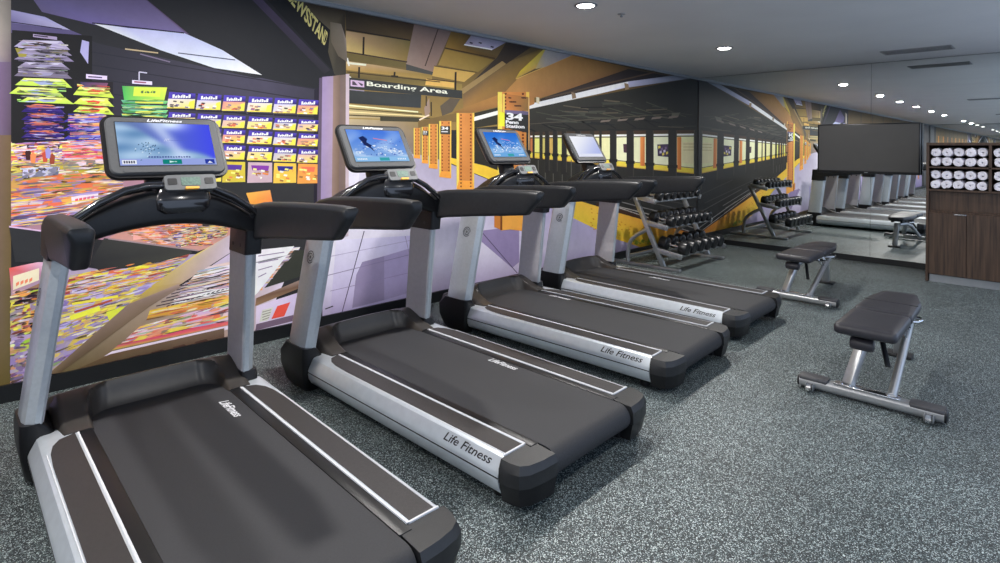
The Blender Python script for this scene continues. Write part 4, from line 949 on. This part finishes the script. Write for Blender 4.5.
    text_obj('bezel_lettering', 'LifeFitness', DT @ Vector((-.075, .1365, .0263)), (0, 1, 0), DU, .16, .016, M['white'], bz, .02, .3)
    o = link('screen', screen_mesh(0), None, dsp)
    m_ = MB(); m_.loft([[(x + px, py, z) for px, py in rrect(.08, .14, .02, 3)] for x, z in ((.99, 1.10), (.95, 1.22), (.92, 1.32), (.87, 1.40))]); m_.build('display_bracket', M['black'], t, 40)
    return t
M['podlit'] = mat('pod readout', (.10, .16, .13), .4, 0, .3, 120)
M['pod'] = mat('pod silver', (.13, .135, .14), .4, .3, .05, 40)

def copy_tree(o, parent=None):
    c = o.copy(); COL.objects.link(c); c.parent = parent
    for ch in list(o.children): copy_tree(ch, c)
    return c
def find(o, name):
    for ch in o.children:
        if ch.name.split('.')[0] == name: return ch
        r_ = find(ch, name)
        if r_: return r_
TM = [  # x, y, heading, screen, label
    (.164, -7.916, -.012, 0, 'nearest treadmill, its screen showing a grey snow slope and blue sky'),
    (.085, -6.672, .024, 1, 'second treadmill from the camera, blue surf picture on its screen, before the newsstand post'),
    (-.085, -5.304, .048, 2, 'third treadmill from the camera, bright blue screen below the 34 sign'),
    (-.179, -3.983, .016, 3, 'farthest treadmill, screen coloured pale as if by lamp glare, next to the dumbbell rack'),
    (.10, -9.24, 0, 4, 'treadmill on the camera side of the nearest one, seen only in the mirror'),
    (.10, -10.60, 0, 5, 'last treadmill of the row, farthest from the mirror, seen only in the mirror')]
proto = make_treadmill()
for i, (x, y, a, k, lab) in enumerate(TM):
    o = proto if i == 0 else copy_tree(proto)
    o.location = (x, y, 0); o.rotation_euler = (0, 0, a)
    tag(o, lab, 'treadmill', 'treadmills lined up along the mural wall')
    if i: find(o, 'screen').data = screen_mesh(k)
    find(o, 'display').location = ((0, 0, 0), (0, -.005, .004), (0, -.02, .026), (0, -.03, .02), (0, 0, 0), (0, 0, 0))[i]
    bl = find(o, 'belt_lettering')
    bl.location = ((0, 0, 0), (.59, .03, 0), (.05, .05, 0), (.35, .02, 0), (.3, 0, 0), (.8, 0, 0))[i]

# ------------------------------------------------------------------ workout bench (long axis +y, origin under the front cross bar)
def make_bench():
    t = empty('workout_bench', (0, 0, 0))
    # front cross bar with rubber end sleeves, end plugs and transport wheels
    m_ = MB(); m_.loft([[(x, y, z) for y, z in rrect(.085, .058, .02, 4, 0, .045)] for x in (-.355, .355)]); fb = m_.build('front_bar', M['steel'], t, 40)
    for s in (-1, 1):
        m_ = MB(); m_.loft([[(s * x, y, z) for y, z in rrect(w, .030, .012, 4, .004, .068)] for x, w in ((.200, .080), (.206, .092), (.350, .092), (.356, .080))]); m_.build('bar_sleeve', M['sleeve'], fb, 40)
        m_ = MB(); m_.loft([[(s * x, y, z) for y, z in rrect(w, h_, .02, 4, 0, .045)] for x, w, h_ in ((.353, .086, .060), (.362, .084, .058), (.366, .07, .05))]); m_.build('end_plug', M['black'], fb, 40)
        m_ = MB(); m_.lathe((s * .29 - .014, -.058, .026), ((.010, 0), (.026, .001), (.026, .026), (.010, .028)), 'x', 18); w_ = m_.build('wheel', M['chrome'], fb, 40)
        m_ = MB(); m_.box(s * .29 - .022, s * .29 - .017, -.075, -.03, .012, .05, .002); m_.box(s * .29 + .017, s * .29 + .022, -.075, -.03, .012, .05, .002); m_.build('wheel_bracket', M['steel'], w_, 30)
    m_ = MB(); m_.box(-.17, .155, -.035, .035, .073, .083, .003); 
    for x in (-.13, -.09, .10): m_.cyl((x, -.012, .083), .009, .006, n=10)
    m_.build('mount_plate', M['chrome'], fb, 30)
    # front post, leaning back under the seat
    m_ = MB(); m_.bar((-.10, .0, .08), (-.045, .12, .33), .062, .045, .012); m_.bar((-.05, .115, .325), (0, .30, .375), .06, .04, .01); m_.build('front_post', M['steel'], t, 40)
    m_ = MB(); m_.lathe((-.085, -.03, .345), ((.01, 0), (.032, .004), (.037, .02), (.037, .10), (.032, .118), (.01, .122)), 'x', 20); m_.build('roller', M['pad'], t, 40)
    # long rising spine tube and rear leg with foot
    m_ = MB(); m_.tube([(.115, -.01, .075), (.115, .06, .10), (.105, .55, .285), (.09, .82, .345), (.03, .97, .34)], .027, 14, flat=.85); m_.build('spine_tube', M['steel'], t, 50)
    m_ = MB(); m_.bar((-.01, 1.06, .02), (.0, .98, .36), .065, .045, .008); m_.build('rear_leg', M['steel'], t, 40)
    m_ = MB(); m_.box(-.085, .068, 1.01, 1.13, 0, .022, .006); m_.build('rear_foot', M['rubber'], t, 40)
    # pad carriage, adjusting lever, ladder and handle
    m_ = MB(); m_.bar((-.06, .05, .385), (-.06, 1.0, .385), .03, .035, .005); m_.bar((.06, .05, .385), (.06, 1.0, .385), .03, .035, .005)
    m_.bar((-.09, .25, .38), (.09, .25, .38), .03, .03, .004); m_.bar((-.09, .80, .38), (.09, .80, .38), .03, .03, .004); m_.build('pad_frame', M['black'], t, 40)
    m_ = MB(); m_.bar((.02, .22, .375), (.085, .07, .215), .028, .018, .006); m_.build('lever', M['black'], t, 40)
    m_ = MB(); m_.bar((.065, .42, .365), (.105, .52, .275), .035, .012, .003); m_.bar((.07, .55, .37), (.105, .62, .31), .03, .012, .003)
    for k in range(4): m_.cyl((.06, .38 + k * .07, .35 - k * .006), .008, .06, 'x', 10)
    m_.build('ladder', M['chrome'], t, 40)
    m_ = MB(); m_.tube([(.085, .62, .36), (.15, .64, .365), (.165, .70, .365), (.15, .76, .365), (.085, .78, .36)], .009, 10); m_.build('pull_handle', M['chrome'], t, 50)
    # cushions
    def cushion(name, outline, z0, z1):
        m_ = MB(); n = len(outline); cx = sum(p[0] for p in outline) / n; cy = sum(p[1] for p in outline) / n
        def sc(d): 
            out = []
            for x, y in outline:
                v = Vector((x - cx, y - cy)); L = v.length; v = v * ((L - d) / L); out.append((cx + v.x, cy + v.y))
            return out
        m_.loft([[(x, y, z) for x, y in sc(d)] for d, z in ((.018, z0), (.004, z0 + .01), (0, z0 + .02), (0, z1 - .018), (.006, z1 - .006), (.016, z1), (.07, z1 + .003))])
        return m_.build(name, M['pad'], t, 50)
    def rounded(pts, r, n=4):
        out = []; N = len(pts)
        for i in range(N):
            p, a, b = Vector(pts[i]), Vector(pts[i - 1]), Vector(pts[(i + 1) % N])
            u, v = (a - p).normalized() * r, (b - p).normalized() * r
            for k in range(n + 1):
                s_ = k / n; q = (p + u) * (1 - s_) ** 2 + p * 2 * s_ * (1 - s_) + (p + v) * s_ ** 2; out.append((q.x, q.y))
        return out
    cushion('seat_cushion', rounded([(-.155, -.12), (.155, -.12), (.155, .36), (-.155, .36)], .03), .40, .458)
    b_ = cushion('back_cushion', rounded([(-.155, .372), (.155, .372), (.150, .80), (.095, 1.06), (-.095, 1.06), (-.150, .80)], .03), .40, .458)
    m_ = MB(); m_.box(-.15, .15, .655, .659, .4595, .4625); m_.build('seam', M['rubber'], b_, 0)
    return t
bench = make_bench(); bench.location = (3.42, -4.90, 0); bench.rotation_euler = (0, 0, R(1.5))
tag(bench, 'black padded workout bench in the open floor, nearer the camera', 'bench', 'flat workout benches')
b2 = copy_tree(bench); b2.location = (2.365, -2.79, 0); b2.rotation_euler = (0, 0, R(1.0))
tag(b2, 'black padded workout bench behind the other, close to the mirror', 'bench', 'flat workout benches')

# ------------------------------------------------------------------ dumbbell rack
RY0, RY1 = -2.42, -1.22
rk = empty('dumbbell_rack', (.45, (RY0 + RY1) / 2, 0), 0, 'grey steel three tier dumbbell rack in the corner by the mirror', 'dumbbell rack')
def rel(p): return (p[0] - .45, p[1] - (RY0 + RY1) / 2, p[2])
TIERS = ((.40, .855, .64, .815), (.535, .545, .80, .505), (.655, .225, .985, .178))    # back x,z  front x,z of each tray
for y in (RY0, RY1):
    m_ = MB(); m_.bar(rel((.345, y, .86)), rel((.752, y, .03)), .045, .055, .006); m_.build('front_post', M['steel'], rk, 40)
    m_ = MB(); m_.tube([rel(p) for p in ((.25, y, .03), (.25, y, .14), (.262, y, .24), (.30, y, .32), (.37, y, .38), (.49, y, .45), (.535, y, .48))], .026, 12); m_.build('rear_brace', M['steel'], rk, 50)
    m_ = MB(); m_.box(.03 - .45, .97 - .45, rel((0, y, 0))[1] - .03, rel((0, y, 0))[1] + .03, 0, .035, .008); m_.build('foot_bar', M['steel'], rk, 40)
for bx, bz, fx, fz in TIERS:
    m_ = MB()
    for q in (.12, .80):
        x, z = bx + (fx - bx) * q, bz + (fz - bz) * q
        m_.bar(rel((x, RY0 + .01, z - .01)), rel((x, RY1 - .01, z - .01)), .05, .02, .004)
    tr_ = m_.build('tray', M['steel'], rk, 40)
    for y in (RY0, RY1):
        m_ = MB(); m_.bar(rel((bx - .04, y, bz + .01)), rel((fx, y, fz)), .035, .06, .006)
        for q in (.55, .9): m_.cyl(rel((bx + (fx - bx) * q, y - .026, bz + (fz - bz) * q)), .010, .052, 'y', 12)
        m_.build('tray_end', M['steel'], tr_, 40)
m_ = MB(); m_.bar(rel((.25, RY0, .10)), rel((.25, RY1, .10)), .04, .04, .006); m_.build('cross_bar', M['steel'], rk, 40)

def make_dumbbell(r, L):
    t = empty('dumbbell', (0, 0, 0))
    m_ = MB(); m_.lathe((-L / 2 + .03, 0, 0), ((.011, 0), (.013, L * .25), (.0165, L / 2 - .03), (.013, L * .75 - .06), (.011, L - .06)), 'x', 14); m_.build('handle', M['chrome'], t, 50)
    for s in (-1, 1):
        m_ = MB(); h_ = L * .30
        prof = [(r * .55, 0), (r * .86, .004), (r, .014), (r, h_ - .014), (r * .9, h_ - .004), (r * .62, h_), (r * .58, h_ - .005), (.001, h_ - .006)]
        m_.lathe((0, 0, 0), prof, 'x', 12)
        for v in m_.bm.verts: v.co = Vector((s * (L / 2 - h_ + v.co.x), v.co.y, v.co.z))
        m_.build('head', M['head'], t, 40)
    return t
names = (('top', 7, .056, .29), ('middle', 7, .068, .33), ('bottom', 6, .080, .37))
ordn = ('first', 'second', 'third', 'fourth', 'fifth', 'sixth', 'seventh', 'eighth')
for (bx, bz, fx, fz), (nm, n, r_, L) in zip(TIERS, names):
    d0 = None
    for k in range(n):
        o = make_dumbbell(r_, L) if d0 is None else copy_tree(d0)
        if d0 is None: d0 = o
        q = .46; ang = math.atan2(bz - fz, fx - bx)
        x, z = bx + (fx - bx) * q, bz + (fz - bz) * q
        e_ = .05 + r_; y = RY0 + e_ + (RY1 - RY0 - 2 * e_) * k / (n - 1)
        o.location = (x + math.sin(ang) * (r_ + .004), y, z + math.cos(ang) * (r_ + .004)); o.rotation_euler = (0, ang, 0)
        tag(o, '%s black dumbbell from the treadmill end on the %s tier of the rack' % (ordn[k], nm), 'dumbbell', 'dumbbells on the rack')

# ------------------------------------------------------------------ television on the mirror
TX0, TX1, TZ0, TZ1, TY = 1.775, 2.925, 1.166, 1.822, -.10
tv = MB().box(TX0, TX1, TY, TY + .045, TZ0, TZ1, .006).build('television', M['tvframe'], None, 30)
tag(tv, 'large black flat television mounted on the mirror wall', 'television')
MB().box(TX0 + .018, TX1 - .018, TY - .0015, TY + .002, TZ0 + .034, TZ1 - .018).build('screen', M['tvscreen'], tv, 0)
MB().box((TX0 + TX1) / 2 - .018, (TX0 + TX1) / 2 + .018, TY - .0012, TY + .001, TZ0 + .012, TZ0 + .019, .001, 1).build('logo', M['silver'], tv, 0)
MB().box(TX0 + .25, TX1 - .25, TY + .04, TY + .07, TZ0 + .12, TZ1 - .12, .01).build('back_cover', M['black'], tv, 30)
m_ = MB(); m_.box(2.2, 2.5, -.012, -.004, 1.38, 1.62, .002); m_.box(2.28, 2.42, TY + .065, -.01, 1.44, 1.56, .004); m_.build('wall_bracket', M['black'], tv, 30)

# ------------------------------------------------------------------ towel cabinet
CX0, CX1, CY0, CY1 = 3.083, 4.195, -.775, -.006
cab = empty('towel_cabinet', ((CX0 + CX1) / 2, CY0, 0), 0, 'dark walnut towel cabinet with open cubbies against the mirror', 'cabinet')
def cb(name, x0, x1, y0, y1, z0, z1, m, parent=None, bev=.002):
    c = cab.location
    if parent is not None and parent is not cab: pass
    return MB().box(x0 - c.x, x1 - c.x, y0 - c.y, y1 - c.y, z0 - c.z, z1 - c.z, bev, 1).build(name, m, parent or cab, 30)
TOP = 1.560
cb('top_panel', CX0, CX1, CY0, CY1, TOP - .03, TOP, M['wood'])
cb('side_panel', CX0, CX0 + .024, CY0, CY1, 0, TOP - .03, M['wood']); cb('side_panel', CX1 - .024, CX1, CY0, CY1, 0, TOP - .03, M['wood'])
cb('back_panel', CX0 + .024, CX1 - .024, CY1 - .02, CY1, .06, TOP - .03, M['wood'])
CM = 3.632
cb('divider', CM - .012, CM + .012, CY0 + .002, CY1 - .02, 1.03, TOP - .03, M['wood'])
cb('shelf', CX0 + .024, CX1 - .024, CY0 + .002, CY1 - .02, 1.276, 1.293, M['wood'])
cb('shelf', CX0 + .024, CX1 - .024, CY0 + .002, CY1 - .02, 1.020, 1.040, M['wood'])
cb('shelf', CX0 + .024, CX1 - .024, CY0 + .02, CY1 - .02, .782, .80, M['wood'])
cb('recess_panel', CX0 + .024, CX1 - .024, CY0 + .05, CY0 + .07, .80, 1.02, M['wood'])
for x0, x1, hx in ((CX0 + .026, 3.440, 3.385), (3.443, 3.77, 3.50), (3.773, CX1 - .026, 4.10)):
    d_ = cb('door', x0, x1, CY0 - .004, CY0 + .016, .092, .778, M['wood'])
    if hx != 3.50: cb('handle', hx - .052, hx + .052, CY0 - .02, CY0 - .004, .764, .778, M['chrome'], d_)
cb('carcass', CX0 + .024, CX1 - .024, CY0 + .02, CY1 - .02, .085, .782, M['wood'])
cb('toe_kick', CX0 + .03, CX1 - .03, CY0 + .035, CY0 + .05, 0, .085, M['kick'])

def make_towel(seed, r=.0448, L=.30):
    rnd = random.Random(seed); m_ = MB(); th = .010; turns = 3.4 + seed * .27; n = 64; path = []
    for k in range(n + 1):
        a = k / n * turns * 2 * math.pi; rr = .008 + (r - .008) * k / n
        path.append((rr * math.cos(a), rr * math.sin(a) * 1.03, a))
    secs = []
    for x, z, a in path:
        nx_, nz_ = math.cos(a) * th / 2, math.sin(a) * th / 2; w = rnd.uniform(-.003, .003)
        secs.append([(x - nx_, w, z - nz_), (x, w - .004, z), (x + nx_, w, z + nz_), (x + nx_, L, z + nz_), (x - nx_, L, z - nz_)])
    m_.loft(secs)
    return m_
towel_me = []
for k in range(4):
    o = make_towel(k).build('towel', M['towel'], None, 60); towel_me.append(o.data); bpy.data.objects.remove(o)
TR = random.Random(9)
def towel(x, z, lab):
    o = bpy.data.objects.new('towel', TR.choice(towel_me)); COL.objects.link(o)
    o.location = (x, CY0 + .02 + TR.uniform(-.006, .012), z); o.rotation_euler = (0, TR.uniform(-.2, .2), TR.uniform(-.02, .02))
    tag(o, lab, 'towel', 'rolled towels in the cabinet')
for base, sh in ((1.293, 'upper'), (1.040, 'lower')):
    for row in (0, 1):
        for k in range(5):
            towel(3.1605 + k * .1015 + (.002 if row else 0), base + .054 + row * .107, 'rolled white towel, %s from the left in the %s row of the left %s cubby' % (ordn[k], ('bottom', 'top')[row], sh))
        for k in range(2):
            towel(3.702 + k * .1015, base + .054 + row * .107, 'rolled white towel, %s from the left in the %s row of the right %s cubby' % (ordn[k], ('bottom', 'top')[row], sh))

# ------------------------------------------------------------------ ceiling fittings and lighting
GLOW = emit('downlight lens', (1.0, .97, .93), 28)
def make_downlight():
    t = MB(); t.lathe((0, 0, 0), ((.070, -.001), (.092, -.001), (.095, -.005), (.090, -.009), (.072, -.010), (.068, -.004)), 'z', 32)
    o = t.build('ceiling_light', M['trimgrey'], None, 40)
    m_ = MB(); m_.lathe((0, 0, 0), ((.001, -.018), (.035, -.017), (.060, -.013), (.0695, -.004), (.0695, -.001), (.001, -.001)), 'z', 32); m_.build('lens', GLOW, o, 40)
    return o
dl = make_downlight(); first = True
LIGHTS = [(1.46, -2.38), (1.47, -5.0), (1.46, -6.95), (1.46, -8.9), (1.46, -11.1), (1.46, -13.4), (1.46, -17.9), (1.46, -20.1)]
LLAB = ['round recessed downlight nearest the mirror', 'round recessed downlight above the third treadmill, at the top edge', 'third round downlight from the mirror, seen only as a reflection',
        'fourth round downlight from the mirror, seen only as a reflection', 'seventh round downlight from the mirror, seen only as a reflection', 'eighth round downlight from the mirror, seen only as a reflection', 'fifth round downlight from the mirror, seen only as a reflection', 'sixth round downlight from the mirror, seen only as a reflection']
LLAB = LLAB[:4] + LLAB[6:] + LLAB[4:6]
def lamp(x, y, power, size=.10, spread=178, col=(1.0, .965, .93)):  # also makes the added fill lamps that have no fixture
    ld = bpy.data.lights.new('downlight', 'AREA'); ld.shape = 'DISK'; ld.size = size; ld.energy = power; ld.color = col; ld.spread = R(spread)
    lo = bpy.data.objects.new('downlight_or_fill_beam', ld); COL.objects.link(lo); lo.location = (x, y, H - .022)
POW, FILL_POW = 46, 14
for (x, y), lab in zip(LIGHTS, LLAB):
    o = dl if first else copy_tree(dl); first = False
    o.location = (x, y, H); tag(o, lab, 'ceiling light', 'recessed downlights over the treadmills'); lamp(x, y, POW)
for x, y, k in ((4.2, -1.4, 1), (4.2, -4.2, 1), (4.2, -7.2, 1.6), (4.2, -10.2, 2.6), (3.7, -13.2, 2)): lamp(x, y, FILL_POW * k)  # added row of fill lamps out of view, no fittings, brightens camera-side faces

def make_vent(w, d):
    t = MB(); 
    for a, b, c, e in ((-w / 2, w / 2, -d / 2, -d / 2 + .018), (-w / 2, w / 2, d / 2 - .018, d / 2), (-w / 2, -w / 2 + .018, -d / 2, d / 2), (w / 2 - .018, w / 2, -d / 2, d / 2)): t.box(a, b, c, e, -.008, 0, .002, 1)
    o = t.build('ceiling_vent', M['vent'], None, 30)
    MB().box(-w / 2 + .01, w / 2 - .01, -d / 2 + .01, d / 2 - .01, -.003, -.0005).build('vent_hollow', M['ventdark'], o, 0)
    n = 6
    for k in range(n):
        y = -d / 2 + .03 + (d - .06) * k / (n - 1); m_ = MB(); m_.bar((-w / 2 + .015, y, -.008), (w / 2 - .015, y, -.008), .018, .003, 0); m_.build('slat', M['vent'], o, 0)
    return o
v1 = make_vent(.66, .30); v1.location = (2.99, -.79, H); tag(v1, 'slotted air vent in the ceiling in front of the towel cabinet', 'air vent', 'ceiling air vents')
for y, lab in ((-7.4, 'second air vent from the mirror, seen only as a reflection'), (-14.0, 'third air vent from the mirror, seen only as a reflection')):
    v = copy_tree(v1); v.location = (2.95, y, H); tag(v, lab, 'air vent', 'ceiling air vents')
m_ = MB(); m_.lathe((0, 0, 0), ((.001, -.03), (.012, -.028), (.014, -.02), (.008, -.018), (.008, -.006), (.032, -.005), (.034, 0), (.001, 0)), 'z', 20)
sp = m_.build('sprinkler_head', M['vent'], None, 40); sp.location = (1.51, -4.545, H); tag(sp, 'small sprinkler head on the ceiling between two downlights', 'sprinkler')

W = bpy.data.worlds.new('world'); W.use_nodes = True; S.world = W
W.node_tree.nodes['Background'].inputs[0].default_value = (.92, 1.12, 1.50, 1)  # bluish fill coming in by the added opening on the right
S.view_settings.view_transform = 'Standard'; S.view_settings.look = 'None'; S.view_settings.exposure = 0.0; S.view_settings.gamma = 1; S.view_settings.use_curve_mapping = False
S.cycles.use_denoising = True; S.cycles.max_bounces = 10; S.cycles.diffuse_bounces = 5; S.cycles.glossy_bounces = 6
S.cycles.sample_clamp_indirect = 6; S.cycles.caustics_reflective = False; S.cycles.caustics_refractive = False
